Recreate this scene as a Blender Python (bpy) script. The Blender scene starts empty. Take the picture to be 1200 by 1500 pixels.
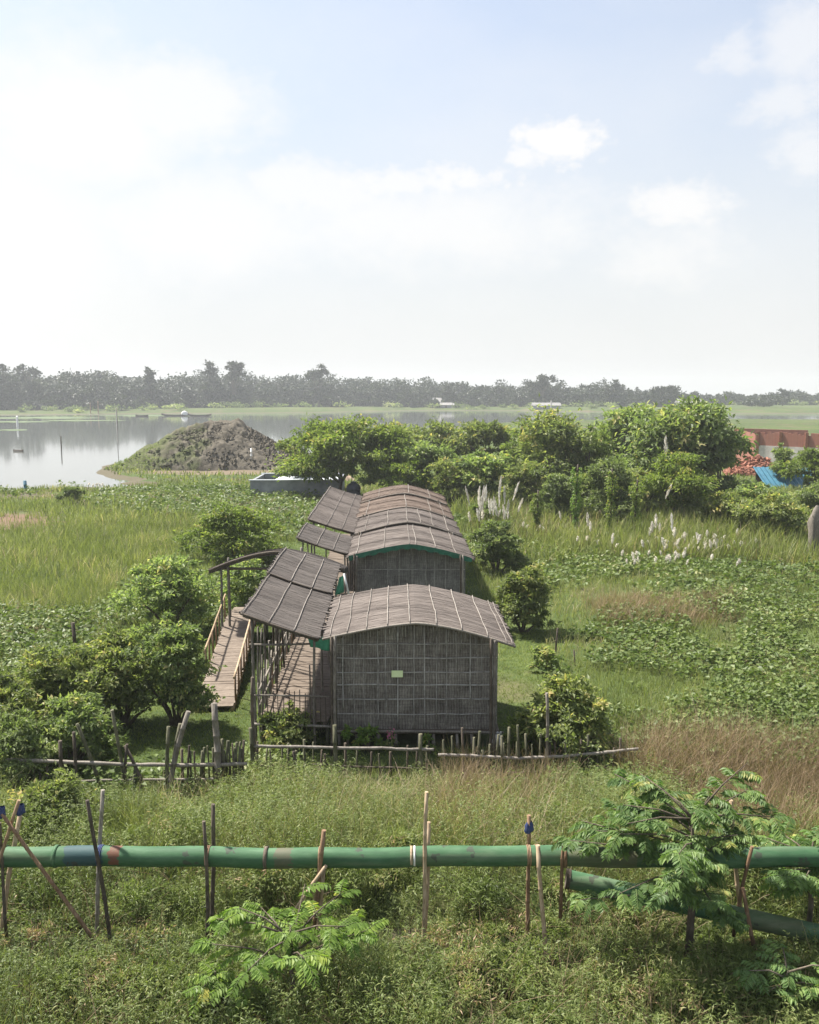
import bpy, math, random
import numpy as np
from mathutils import Vector

random.seed(7)
RNG = np.random.default_rng(11)
S = bpy.context.scene
COL = S.collection

# ------------------------------------------------------------------ camera model
F_PX, CU, CV, CAM_H = 1300.0, 600.0, 750.0, 8.1
PITCH = math.atan((750 - 578) / F_PX)
CP, SP = math.cos(PITCH), math.sin(PITCH)

def ray(u, v):
    xc, yc = (u - CU) / F_PX, -(v - CV) / F_PX
    return xc, CP + yc * SP, -SP + yc * CP

def at(u, v, Y):
    x, y, z = ray(u, v)
    t = Y / y
    return Vector((x * t, Y, CAM_H + z * t))

def g(u, v, z=0.0):
    x, y, zz = ray(u, v)
    t = (z - CAM_H) / zz
    return Vector((x * t, y * t, z))

def depth_scale(Y, z=0.0):           # metres per photo pixel at a point
    return (Y * CP - (z - CAM_H) * SP) / F_PX

# ------------------------------------------------------------------ noise
class Noise2:
    def __init__(self, seed):
        self.t = np.random.default_rng(seed).random((256, 256))
    def __call__(self, x, y, s):
        x = np.asarray(x, float) * s + 1000.3; y = np.asarray(y, float) * s + 1000.7
        xi = np.floor(x).astype(int); yi = np.floor(y).astype(int)
        fx = x - xi; fy = y - yi
        fx = fx * fx * (3 - 2 * fx); fy = fy * fy * (3 - 2 * fy)
        t = self.t
        a = t[xi % 256, yi % 256]; b = t[(xi + 1) % 256, yi % 256]
        c = t[xi % 256, (yi + 1) % 256]; d = t[(xi + 1) % 256, (yi + 1) % 256]
        return (a * (1 - fx) + b * fx) * (1 - fy) + (c * (1 - fx) + d * fx) * fy
NA, NB, NC = Noise2(1), Noise2(2), Noise2(3)
def fbm(n, x, y, s):
    return (n(x, y, s) + .5 * n(x, y, s * 2.1) + .25 * n(x, y, s * 4.3)) / 1.75

def poly_px(pts, z=0.0):
    return np.array([[*g(u, v, z)[:2]] for u, v in pts])

def inside(px, py, poly):
    px = np.asarray(px); py = np.asarray(py)
    r = np.zeros(px.shape, bool)
    n = len(poly); j = n - 1
    for i in range(n):
        xi, yi = poly[i]; xj, yj = poly[j]
        c = ((yi > py) != (yj > py)) & (px < (xj - xi) * (py - yi) / (yj - yi + 1e-12) + xi)
        r ^= c; j = i
    return r

def sdist(px, py, poly):             # positive outside
    d = np.full(np.shape(px), 1e9)
    n = len(poly)
    for i in range(n):
        a = poly[i]; b = poly[(i + 1) % n]
        ab = b - a
        t = np.clip(((px - a[0]) * ab[0] + (py - a[1]) * ab[1]) / (ab @ ab + 1e-9), 0, 1)
        d = np.minimum(d, np.hypot(px - a[0] - t * ab[0], py - a[1] - t * ab[1]))
    return np.where(inside(px, py, poly), -d, d)

# ------------------------------------------------------------------ materials
def new_mat(name):
    m = bpy.data.materials.new(name); m.use_nodes = True
    nt = m.node_tree
    return m, nt, nt.nodes['Principled BSDF'], nt.nodes['Material Output']

def N(nt, kind, **kw):
    n = nt.nodes.new(kind)
    for k, v in kw.items():
        if k.startswith('i_'):
            n.inputs[k[2:].replace('_', ' ')].default_value = v
        else:
            setattr(n, k, v)
    return n

def ramp(nt, fac, stops):
    r = nt.nodes.new('ShaderNodeValToRGB')
    e = r.color_ramp.elements
    while len(e) < len(stops): e.new(.5)
    for el, (p, c) in zip(e, stops):
        el.position = p; el.color = (*c, 1)
    nt.links.new(fac, r.inputs['Fac'])
    return r.outputs['Color']

def mix(nt, fac, a, b, mode='MIX'):
    m = nt.nodes.new('ShaderNodeMix'); m.data_type = 'RGBA'; m.blend_type = mode
    for sock, val in ((m.inputs[0], fac), (m.inputs[6], a), (m.inputs[7], b)):
        if hasattr(val, 'is_output'): nt.links.new(val, sock)
        elif isinstance(val, (int, float)): sock.default_value = val
        else: sock.default_value = (*val, 1)
    return m.outputs[2]

def math_n(nt, op, a, b=None, clamp=False):
    m = nt.nodes.new('ShaderNodeMath'); m.operation = op; m.use_clamp = clamp
    for sock, val in ((m.inputs[0], a), (m.inputs[1], b)):
        if val is None: continue
        if hasattr(val, 'is_output'): nt.links.new(val, sock)
        else: sock.default_value = val
    return m.outputs[0]

def coords(nt, scale=(1, 1, 1), kind='Object'):
    t = nt.nodes.new('ShaderNodeTexCoord'); mp = nt.nodes.new('ShaderNodeMapping')
    nt.links.new(t.outputs[kind], mp.inputs['Vector']); mp.inputs['Scale'].default_value = scale
    return mp.outputs['Vector']

def noise(nt, vec, scale, detail=4, rough=.6):
    n = N(nt, 'ShaderNodeTexNoise'); n.inputs['Scale'].default_value = scale
    n.inputs['Detail'].default_value = detail; n.inputs['Roughness'].default_value = rough
    nt.links.new(vec, n.inputs['Vector'])
    return n.outputs['Fac']

def bump(nt, bsdf, h, strength=.4, dist=.02):
    b = N(nt, 'ShaderNodeBump'); b.inputs['Strength'].default_value = strength
    b.inputs['Distance'].default_value = dist
    nt.links.new(h, b.inputs['Height']); nt.links.new(b.outputs['Normal'], bsdf.inputs['Normal'])

def leaf_mat(name, stops, trans=.32, rough=.5, spec=.3, tcol=(1.05, 1.2, .6)):
    m, nt, b, out = new_mat(name)
    a = N(nt, 'ShaderNodeAttribute', attribute_name='tint')
    oi = N(nt, 'ShaderNodeObjectInfo')
    col = ramp(nt, a.outputs['Fac'], stops)
    hs = N(nt, 'ShaderNodeHueSaturation')
    v = math_n(nt, 'MULTIPLY_ADD', oi.outputs['Random'], .22); nt.nodes[-1].inputs[2].default_value = .89
    nt.links.new(v, hs.inputs['Value']); nt.links.new(col, hs.inputs['Color'])
    c = hs.outputs['Color']
    nt.links.new(c, b.inputs['Base Color'])
    b.inputs['Roughness'].default_value = rough
    b.inputs['Specular IOR Level'].default_value = spec
    tr = N(nt, 'ShaderNodeBsdfTranslucent')
    tc = mix(nt, 1.0, c, tcol, 'MULTIPLY')
    nt.links.new(tc, tr.inputs['Color'])
    ms = N(nt, 'ShaderNodeMixShader'); ms.inputs[0].default_value = trans
    nt.links.new(b.outputs[0], ms.inputs[1]); nt.links.new(tr.outputs[0], ms.inputs[2])
    nt.links.new(ms.outputs[0], out.inputs['Surface'])
    return m

def fibre_mat(name, dark, mid, light, scale=(6, 6, 1.2), rough=.75, detail_scale=8):
    m, nt, b, out = new_mat(name)
    v = coords(nt, scale)
    n1 = noise(nt, v, detail_scale, 5)
    n2 = noise(nt, coords(nt), 1.7, 3)
    f = math_n(nt, 'ADD', math_n(nt, 'MULTIPLY', n1, .65), math_n(nt, 'MULTIPLY', n2, .35))
    oi = N(nt, 'ShaderNodeObjectInfo')
    f = math_n(nt, 'ADD', f, math_n(nt, 'MULTIPLY', math_n(nt, 'SUBTRACT', oi.outputs['Random'], .5), .16))
    c = ramp(nt, f, [(.3, dark), (.5, mid), (.68, light)])
    nt.links.new(c, b.inputs['Base Color']); b.inputs['Roughness'].default_value = rough
    b.inputs['Specular IOR Level'].default_value = .2
    bump(nt, b, n1, .35, .01)
    return m

M = {}
M['bamboo_grey'] = fibre_mat('bamboo_grey', (.07, .06, .05), (.17, .15, .125), (.30, .27, .23))
M['bamboo_dark'] = fibre_mat('bamboo_dark', (.035, .028, .022), (.075, .06, .046), (.15, .12, .09))
M['bamboo_brown'] = fibre_mat('bamboo_brown', (.10, .06, .035), (.21, .13, .08), (.34, .24, .15))
M['bamboo_tan'] = fibre_mat('bamboo_tan', (.18, .125, .075), (.32, .235, .15), (.46, .36, .25))
M['deck_wood'] = fibre_mat('deck_wood', (.095, .073, .056), (.17, .136, .107), (.26, .215, .172), (1.2, 9, 2), .8, 5)
M['bark'] = fibre_mat('bark', (.045, .035, .026), (.10, .08, .06), (.19, .16, .12), (3, 3, 1), .9, 6)
M['batten'] = fibre_mat('batten', (.13, .115, .10), (.23, .205, .18), (.34, .31, .275), (5, 1.5, 5), .8, 5)
M['lattice_strip'] = fibre_mat('lattice_strip', (.16, .15, .135), (.38, .365, .335), (.56, .545, .51), (2.5, 2.5, 2.5), .8, 4)
M['mossy_post'] = fibre_mat('mossy_post', (.035, .035, .022), (.085, .085, .05), (.17, .155, .105))

def roof_mat(name, dark, mid, light):
    m, nt, b, out = new_mat(name)
    n1 = noise(nt, coords(nt, (1.1, 26, 1.1)), 1.6, 6, .7)
    n2 = noise(nt, coords(nt, (.5, 1.0, .5)), 1.4, 4, .6)
    n3 = noise(nt, coords(nt, (5, 60, 5)), 1.2, 3, .7)
    f = math_n(nt, 'ADD', math_n(nt, 'ADD', math_n(nt, 'MULTIPLY', n1, .42), math_n(nt, 'MULTIPLY', n2, .38)), math_n(nt, 'MULTIPLY', n3, .2))
    c = ramp(nt, f, [(.33, dark), (.5, mid), (.68, light)])
    nt.links.new(c, b.inputs['Base Color']); b.inputs['Roughness'].default_value = .8
    b.inputs['Specular IOR Level'].default_value = .2
    bump(nt, b, n1, .6, .03)
    return m
M['roof_pale'] = roof_mat('roof_pale', (.045, .038, .033), (.122, .102, .089), (.22, .19, .168))
M['roof_brown'] = roof_mat('roof_brown', (.06, .043, .033), (.135, .1, .078), (.21, .16, .127))
M['roof_grey'] = roof_mat('roof_grey', (.034, .029, .026), (.085, .073, .065), (.155, .135, .12))

def wall_mat(name, dark, mid, light, pale):
    m, nt, b, out = new_mat(name)
    v = coords(nt)
    w1 = N(nt, 'ShaderNodeTexWave', wave_type='BANDS', bands_direction='Z')
    w1.inputs['Scale'].default_value = 14; w1.inputs['Distortion'].default_value = 4.0; w1.inputs['Detail'].default_value = 2
    w2 = N(nt, 'ShaderNodeTexWave', wave_type='BANDS', bands_direction='X')
    w2.inputs['Scale'].default_value = 5; w2.inputs['Distortion'].default_value = 5.0
    nt.links.new(v, w1.inputs['Vector']); nt.links.new(v, w2.inputs['Vector'])
    n1 = noise(nt, coords(nt, (1, 1, .6)), 2.6, 7, .72)
    n2 = noise(nt, coords(nt, (7, 7, 3.6)), 2.2, 6, .78)
    n3 = noise(nt, coords(nt, (2, 2, 40)), 1.0, 3, .6)
    f = math_n(nt, 'ADD', math_n(nt, 'MULTIPLY', n1, .45), math_n(nt, 'MULTIPLY', n2, .25))
    f = math_n(nt, 'ADD', f, math_n(nt, 'MULTIPLY', n3, .2))
    f = math_n(nt, 'ADD', f, math_n(nt, 'MULTIPLY', math_n(nt, 'MULTIPLY', w1.outputs['Fac'], w2.outputs['Fac']), .12))
    c = ramp(nt, f, [(.38, dark), (.48, mid), (.56, light), (.66, pale)])
    nt.links.new(c, b.inputs['Base Color']); b.inputs['Roughness'].default_value = .85
    b.inputs['Specular IOR Level'].default_value = .15
    bump(nt, b, w1.outputs['Fac'], .4, .01)
    return m
M['wall_mat'] = wall_mat('wall_mat', (.058, .05, .043), (.158, .142, .122), (.262, .24, .21), (.48, .45, .40))
M['wall_worn'] = wall_mat('wall_worn', (.06, .056, .052), (.145, .136, .127), (.25, .238, .222), (.4, .385, .36))

def plain_mat(name, c1, c2, scale=3, rough=.7, bstr=.3, spec=.3, metal=0):
    m, nt, b, out = new_mat(name)
    n = noise(nt, coords(nt), scale, 6, .65)
    c = ramp(nt, n, [(.32, c1), (.68, c2)])
    nt.links.new(c, b.inputs['Base Color']); b.inputs['Roughness'].default_value = rough
    b.inputs['Specular IOR Level'].default_value = spec; b.inputs['Metallic'].default_value = metal
    bump(nt, b, n, bstr, .02)
    return m
M['cloth_green'] = plain_mat('cloth_green', (.035, .20, .125), (.08, .34, .22), 5)
M['net_green'] = plain_mat('net_green', (.012, .075, .045), (.03, .15, .09), 7)
M['cloth_blue'] = plain_mat('cloth_blue', (.02, .03, .09), (.05, .07, .18), 8)
M['concrete'] = plain_mat('concrete', (.17, .18, .20), (.30, .315, .34), 1.2, .9)
M['concrete_pale'] = plain_mat('concrete_pale', (.34, .37, .40), (.58, .60, .62), 1.2, .85)
M['sand'] = plain_mat('sand', (.34, .24, .17), (.52, .40, .30), 1.5, .95)
M['black_plastic'] = plain_mat('black_plastic', (.012, .014, .022), (.03, .035, .05), 2, .45)
M['blue_sheet'] = plain_mat('blue_sheet', (.025, .10, .155), (.05, .165, .235), 1.6, .5)
M['plaster'] = plain_mat('plaster', (.36, .33, .30), (.6, .57, .54), 1.3, .9)
M['white_paint'] = plain_mat('white_paint', (.6, .6, .58), (.8, .8, .78), 6, .6)
M['sign_paint'] = plain_mat('sign_paint', (.62, .74, .38), (.76, .85, .52), 9, .5, .05)
M['pink_petal'] = plain_mat('pink_petal', (.35, .08, .16), (.5, .16, .25), 20, .6)
M['red_cloth'] = plain_mat('red_cloth', (.22, .03, .035), (.38, .07, .07), 4, .8)
M['tin'] = plain_mat('tin', (.17, .165, .16), (.28, .27, .26), .8, .6)
M['boat_wood'] = plain_mat('boat_wood', (.03, .025, .02), (.07, .055, .045), 2, .8)

def brick_mat():
    m, nt, b, out = new_mat('brick')
    t = N(nt, 'ShaderNodeTexBrick'); nt.links.new(coords(nt, (1, 1, 1)), t.inputs['Vector'])
    mp = nt.nodes[-1]
    t.inputs['Scale'].default_value = 3.0
    t.inputs['Color1'].default_value = (.30, .10, .065, 1); t.inputs['Color2'].default_value = (.21, .07, .05, 1)
    t.inputs['Mortar'].default_value = (.22, .11, .085, 1); t.inputs['Mortar Size'].default_value = .03
    n = noise(nt, coords(nt), 1.5, 5)
    c = mix(nt, n, t.outputs['Color'], (.30, .14, .10), 'MIX')
    nt.links.new(c, b.inputs['Base Color']); b.inputs['Roughness'].default_value = .9
    return m
M['brick'] = brick_mat()
M['brick_loose'] = plain_mat('brick_loose', (.20, .075, .048), (.36, .17, .115), 3, .9)

def pipe_mat():
    m, nt, b, out = new_mat('pipe_paint')
    v = coords(nt); n1 = noise(nt, coords(nt, (.6, 2.5, 2.5)), 2.2, 6, .7); n2 = noise(nt, coords(nt, (.35, 3, 3)), 1.1, 5, .6)
    c = ramp(nt, n1, [(.3, (.026, .075, .032)), (.5, (.046, .115, .052)), (.72, (.09, .17, .09))])
    dust = math_n(nt, 'MULTIPLY', math_n(nt, 'SUBTRACT', n2, .52, True), 4.0, True)
    c = mix(nt, math_n(nt, 'MULTIPLY', math_n(nt, 'MULTIPLY', dust, n1), .6), c, (.27, .20, .15))
    sep = N(nt, 'ShaderNodeSeparateXYZ'); nt.links.new(v, sep.inputs[0])
    wob = math_n(nt, 'MULTIPLY', math_n(nt, 'SUBTRACT', noise(nt, v, 9, 4), .5), .3)
    xw = math_n(nt, 'ADD', sep.outputs['X'], wob)
    def band(x0, x1):
        a = math_n(nt, 'GREATER_THAN', xw, x0); bb = math_n(nt, 'LESS_THAN', xw, x1)
        return math_n(nt, 'MULTIPLY', a, bb)
    c = mix(nt, math_n(nt, 'MULTIPLY', band(-5.0, -4.45), .7), c, (.028, .055, .085))
    zz = math_n(nt, 'GREATER_THAN', math_n(nt, 'ADD', sep.outputs['Z'], wob), -.07)
    c = mix(nt, math_n(nt, 'MULTIPLY', math_n(nt, 'MULTIPLY', band(-4.36, -4.22), zz), .7), c, (.16, .03, .025))
    c = mix(nt, math_n(nt, 'MULTIPLY', math_n(nt, 'MULTIPLY', band(-1.95, -1.72), n1), .9), c, (.13, .07, .06))
    c = mix(nt, math_n(nt, 'MULTIPLY', math_n(nt, 'MULTIPLY', band(2.3, 3.3), n2), .35, True), c, (.25, .12, .09))
    spot = math_n(nt, 'GREATER_THAN', noise(nt, coords(nt, (1.2, 1.2, 1.2)), 3.0, 3), .66)
    c = mix(nt, math_n(nt, 'MULTIPLY', spot, .7), c, (.05, .045, .04))
    nt.links.new(c, b.inputs['Base Color']); b.inputs['Roughness'].default_value = .68
    b.inputs['Specular IOR Level'].default_value = .3
    bump(nt, b, n1, .15, .01)
    return m
M['pipe_paint'] = pipe_mat()

BARE = [(-20, 93.5, 9, 3.5, (.145, .115, .08)), (-12, 100, 4, 9, (.15, .118, .085)), (-27.5, 55.5, 5.5, 5, (.155, .105, .072)), (-9.5, 83, 3, 6, (.15, .11, .08)), (-33, 71, 7, 2.2, (.14, .105, .07))]
def ground_mat():
    m, nt, b, out = new_mat('ground')
    v = coords(nt)
    n1 = noise(nt, v, .12, 6, .62); n2 = noise(nt, v, 1.3, 5, .65); n3 = noise(nt, v, .035, 5, .6)
    g1 = ramp(nt, n2, [(.3, (.028, .038, .014)), (.5, (.055, .08, .025)), (.72, (.10, .125, .04))])
    soil = ramp(nt, n2, [(.3, (.075, .055, .035)), (.7, (.17, .13, .09))])
    f = math_n(nt, 'MULTIPLY', math_n(nt, 'SUBTRACT', n1, .53, True), 7.0, True)
    c = mix(nt, f, g1, soil)
    c = mix(nt, math_n(nt, 'MULTIPLY', math_n(nt, 'SUBTRACT', n3, .45, True), 2.5, True), c, (.10, .13, .04))
    def bare(cx, cy, rx, ry, c0, col):
        vm = nt.nodes.new('ShaderNodeVectorMath'); vm.operation = 'SUBTRACT'; nt.links.new(v, vm.inputs[0]); vm.inputs[1].default_value = (cx, cy, 0)
        vs_ = nt.nodes.new('ShaderNodeVectorMath'); vs_.operation = 'MULTIPLY'; nt.links.new(vm.outputs[0], vs_.inputs[0]); vs_.inputs[1].default_value = (1 / rx, 1 / ry, 0)
        ln = nt.nodes.new('ShaderNodeVectorMath'); ln.operation = 'LENGTH'; nt.links.new(vs_.outputs[0], ln.inputs[0])
        d_ = math_n(nt, 'ADD', ln.outputs['Value'], math_n(nt, 'MULTIPLY', math_n(nt, 'SUBTRACT', n2, .5), 1.4))
        f_ = math_n(nt, 'MULTIPLY', math_n(nt, 'SUBTRACT', 1.0, d_, True), 5.0, True)
        return mix(nt, f_, c0, col)
    for q in BARE: c = bare(*q[:4], c, q[4])
    # bare earth at the waterline
    sep = N(nt, 'ShaderNodeSeparateXYZ'); nt.links.new(v, sep.inputs[0])
    low = math_n(nt, 'LESS_THAN', math_n(nt, 'ADD', sep.outputs['Z'], math_n(nt, 'MULTIPLY', n2, .1)), -.02)
    c = mix(nt, low, c, (.10, .088, .058))
    nt.links.new(c, b.inputs['Base Color']); b.inputs['Roughness'].default_value = .95
    b.inputs['Specular IOR Level'].default_value = .1
    bump(nt, b, n2, .5, .1)
    return m
M['ground'] = ground_mat()

def mound_mat():
    m, nt, b, out = new_mat('mound_earth')
    v = coords(nt)
    n1 = noise(nt, v, .35, 7, .68); n2 = noise(nt, v, 1.6, 6, .7)
    c = ramp(nt, n2, [(.28, (.06, .053, .042)), (.5, (.105, .092, .072)), (.75, (.16, .142, .112))])
    sep = N(nt, 'ShaderNodeSeparateXYZ'); nt.links.new(v, sep.inputs[0])
    gx = math_n(nt, 'MULTIPLY', sep.outputs['X'], -.035)
    f = math_n(nt, 'MULTIPLY', math_n(nt, 'SUBTRACT', math_n(nt, 'ADD', n1, gx), .47, True), 6, True)
    c = mix(nt, math_n(nt, 'MULTIPLY', f, .75), c, (.085, .105, .035))
    nt.links.new(c, b.inputs['Base Color']); b.inputs['Roughness'].default_value = .95
    b.inputs['Specular IOR Level'].default_value = .1
    bump(nt, b, noise(nt, v, 4.5, 6, .7), .9, .10)
    return m
M['mound'] = mound_mat()

def water_mat():
    m, nt, b, out = new_mat('water')
    b.inputs['Base Color'].default_value = (.10, .11, .10, 1)
    b.inputs['Roughness'].default_value = .06
    b.inputs['IOR'].default_value = 1.33
    b.inputs['Specular IOR Level'].default_value = 1.0
    n = noise(nt, coords(nt, (1, .35, 1)), .55, 4, .6)
    n2 = noise(nt, coords(nt, (.02, .10, 1)), 1.0, 3, .5)
    bump(nt, b, math_n(nt, 'MULTIPLY', n, math_n(nt, 'SUBTRACT', n2, .3, True)), .035, .04)
    return m
M['water'] = water_mat()

# leaves: (tint 0..1 -> colour)
M['leaf_dark'] = leaf_mat('leaf_dark', [(0, (0.1089, 0.1428, 0.0658)), (0.5, (0.2073, 0.2651, 0.1034)), (0.85, (0.3698, 0.4078, 0.1598)), (1, (0.6415, 0.5438, 0.282))], .48)
M['leaf_mid'] = leaf_mat('leaf_mid', [(0, (0.0943, 0.1231, 0.0477)), (0.5, (0.1888, 0.2227, 0.0833)), (0.85, (0.3147, 0.3286, 0.119)), (1, (0.5035, 0.4029, 0.1784))], .5)
M['leaf_bright'] = leaf_mat('leaf_bright', [(0, (0.0883, 0.1209, 0.0321)), (0.5, (0.1664, 0.2135, 0.0564)), (0.85, (0.2546, 0.2919, 0.0754)), (1, (0.3917, 0.3273, 0.1131))], .5)
M['leaf_olive'] = leaf_mat('leaf_olive', [(0, (0.0882, 0.1178, 0.0472)), (0.5, (0.167, 0.2061, 0.0826)), (0.85, (0.265, 0.3043, 0.1275)), (1, (0.3928, 0.3928, 0.1965))], .46)
M['leaf_lime'] = leaf_mat('leaf_lime', [(0, (0.0843, 0.1478, 0.0287)), (0.5, (0.1615, 0.2526, 0.0502)), (0.85, (0.2527, 0.3326, 0.0645)), (1, (0.4212, 0.4066, 0.1004))], .4)
M['leaf_pinnate'] = leaf_mat('leaf_pinnate', [(0, (0.0709, 0.1282, 0.0456)), (0.5, (0.1317, 0.2135, 0.0646)), (0.85, (0.2226, 0.3159, 0.0855)), (1, (0.4047, 0.3928, 0.1331))], .4)
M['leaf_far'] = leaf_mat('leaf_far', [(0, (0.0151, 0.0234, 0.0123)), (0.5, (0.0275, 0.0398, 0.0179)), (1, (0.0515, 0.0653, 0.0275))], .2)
M['grass'] = leaf_mat('grass', [(0, (0.0947, 0.1169, 0.0383)), (0.4, (0.1708, 0.1955, 0.0627)), (0.75, (0.2527, 0.2615, 0.101)), (0.93, (0.3394, 0.3028, 0.1654)), (1, (0.4738, 0.3577, 0.2784))], .42, .55, .25)
M['lawn'] = leaf_mat('lawn', [(0, (0.0945, 0.126, 0.025)), (0.5, (0.1575, 0.1995, 0.04)), (1, (0.231, 0.252, 0.06))], .3, .6, .2)
M['weed'] = leaf_mat('weed', [(0, (0.0832, 0.114, 0.0367)), (0.4, (0.163, 0.2078, 0.0625)), (0.78, (0.2446, 0.2816, 0.0956)), (0.93, (0.3443, 0.3351, 0.1563)), (1, (0.4711, 0.3351, 0.2207))], .44, .5, .3)
M['broadleaf'] = leaf_mat('broadleaf', [(0, (0.0725, 0.1078, 0.0294)), (0.5, (0.1233, 0.1701, 0.0471)), (0.85, (0.1813, 0.2268, 0.0662)), (1, (0.2756, 0.2722, 0.1178))], .3, .5, .25)
M['dry_grass'] = leaf_mat('dry_grass', [(0, (0.132, 0.0908, 0.0545)), (0.5, (0.2508, 0.1815, 0.115)), (0.85, (0.3696, 0.2722, 0.1876)), (1, (0.264, 0.242, 0.0968))], .3, .7, .15)
M['plume'] = leaf_mat('plume', [(0, (0.541, 0.4869, 0.4183)), (0.5, (0.7986, 0.7574, 0.6924)), (1, (1.0046, 1.0008, 0.9809))], .35, .9, .1, (1, 1, .95))

# ------------------------------------------------------------------ object helpers
def tag(o, label=None, cat=None, group=None, kind=None):
    if label: o['label'] = label
    if cat: o['category'] = cat
    if group: o['group'] = group
    if kind: o['kind'] = kind
    return o

def thing(name, label, cat, loc, group=None):
    o = bpy.data.objects.new(name, None); COL.objects.link(o)
    o.location = loc; o.empty_display_size = .2
    return tag(o, label, cat, group)

def world_of(o):
    l = Vector(o.location)
    while o.parent:
        o = o.parent; l += Vector(o.location)
    return l

def np_mesh(name, V, faces_flat, starts, totals, attrs=None, smooth=False):
    me = bpy.data.meshes.new(name)
    V = np.asarray(V, np.float32)
    me.vertices.add(len(V)); me.vertices.foreach_set('co', V.ravel())
    me.loops.add(len(faces_flat)); me.loops.foreach_set('vertex_index', np.asarray(faces_flat, np.int32))
    me.polygons.add(len(starts)); me.polygons.foreach_set('loop_start', np.asarray(starts, np.int32))
    me.polygons.foreach_set('loop_total', np.asarray(totals, np.int32))
    me.polygons.foreach_set('use_smooth', np.full(len(starts), smooth))
    for k, a in (attrs or {}).items():
        at_ = me.attributes.new(k, 'FLOAT', 'POINT'); at_.data.foreach_set('value', np.asarray(a, np.float32))
    me.update(calc_edges=True)
    return me

def link(name, me, mat, parent=None, loc=None):
    o = bpy.data.objects.new(name, me); COL.objects.link(o)
    if mat is not None: me.materials.append(mat)
    if parent is not None: o.parent = parent
    if loc is not None: o.location = loc
    return o

class MB:
    """collects shapes in world coordinates; build() makes one mesh object"""
    def __init__(s): s.v = []; s.f = []; s.sm = []
    def add(s, vs, fs, smooth=False):
        b = len(s.v); s.v += [tuple(p) for p in vs]
        s.f += [tuple(i + b for i in f) for f in fs]; s.sm += [smooth] * len(fs)
        return s
    def box(s, c, size, rz=0.0, rx=0.0, ry=0.0):
        hx, hy, hz = (d / 2 for d in size)
        from mathutils import Euler
        R = Euler((rx, ry, rz)).to_matrix()
        vs = [Vector(c) + R @ Vector((x, y, z)) for z in (-hz, hz) for y in (-hy, hy) for x in (-hx, hx)]
        return s.add(vs, [(0, 2, 3, 1), (4, 5, 7, 6), (0, 1, 5, 4), (2, 6, 7, 3), (0, 4, 6, 2), (1, 3, 7, 5)])
    def tube(s, pts, radii, n=8, caps=True):
        pts = [Vector(p) for p in pts]; m = len(pts)
        if isinstance(radii, (int, float)): radii = [radii] * m
        up = Vector((0, 0, 1)); vs = []
        d0 = (pts[-1] - pts[0]).normalized()
        ref = Vector((1, 0, 0)) if abs(d0.x) < .8 else Vector((0, 1, 0))
        for i, p in enumerate(pts):
            d = (pts[min(i + 1, m - 1)] - pts[max(i - 1, 0)]).normalized()
            a = (ref - d * ref.dot(d)).normalized(); b = d.cross(a)
            for k in range(n):
                t = 2 * math.pi * k / n
                vs.append(p + (a * math.cos(t) + b * math.sin(t)) * radii[i])
        fs = [(i * n + k, i * n + (k + 1) % n, (i + 1) * n + (k + 1) % n, (i + 1) * n + k) for i in range(m - 1) for k in range(n)]
        s.add(vs, fs, True)
        if caps:
            b = len(s.v) - len(vs)
            s.f.append(tuple(b + k for k in reversed(range(n)))); s.sm.append(False)
            s.f.append(tuple(b + (m - 1) * n + k for k in range(n))); s.sm.append(False)
        return s
    def bamboo(s, a, b, r, bend=.02, n=8, node=.32, taper=.85, seed=None):
        rr = random.Random(seed if seed is not None else random.random())
        a, b = Vector(a), Vector(b); L = (b - a).length; d = (b - a).normalized()
        side = d.cross(Vector((rr.uniform(-1, 1), rr.uniform(-1, 1), rr.uniform(-.3, .3)))).normalized()
        side2 = d.cross(side)
        k = max(2, int(L / node)); pts = []; rad = []
        ph = rr.uniform(0, 6)
        for i in range(k + 1):
            t = i / k
            off = side * math.sin(t * math.pi) * bend * L + side2 * math.sin(t * 5 + ph) * bend * .35 * L * (t * (1 - t) * 4) + side * rr.uniform(-.004, .004)
            p = a + d * L * t + off; r0 = r * (1 - (1 - taper) * t)
            if 0 < i < k:
                pts += [p - d * .014, p, p + d * .014]; rad += [r0 * .97, r0 * 1.14, r0 * .97]
            else:
                pts.append(p); rad.append(r0)
        return s.tube(pts, rad, n)
    def lathe(s, c, prof, n=20):
        c = Vector(c); vs = [(c.x + r * math.cos(2 * math.pi * k / n), c.y + r * math.sin(2 * math.pi * k / n), c.z + z) for r, z in prof for k in range(n)]
        fs = [(i * n + k, i * n + (k + 1) % n, (i + 1) * n + (k + 1) % n, (i + 1) * n + k) for i in range(len(prof) - 1) for k in range(n)]
        return s.add(vs, fs, True)
    def build(s, name, mat, parent=None, origin=None):
        o_ = world_of(parent) if parent is not None else Vector(origin if origin is not None else (0, 0, 0))
        me = bpy.data.meshes.new(name)
        me.from_pydata([(x - o_.x, y - o_.y, z - o_.z) for x, y, z in s.v], [], s.f)
        me.polygons.foreach_set('use_smooth', s.sm); me.update()
        return link(name, me, mat, parent, None if parent is not None else o_)

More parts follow.
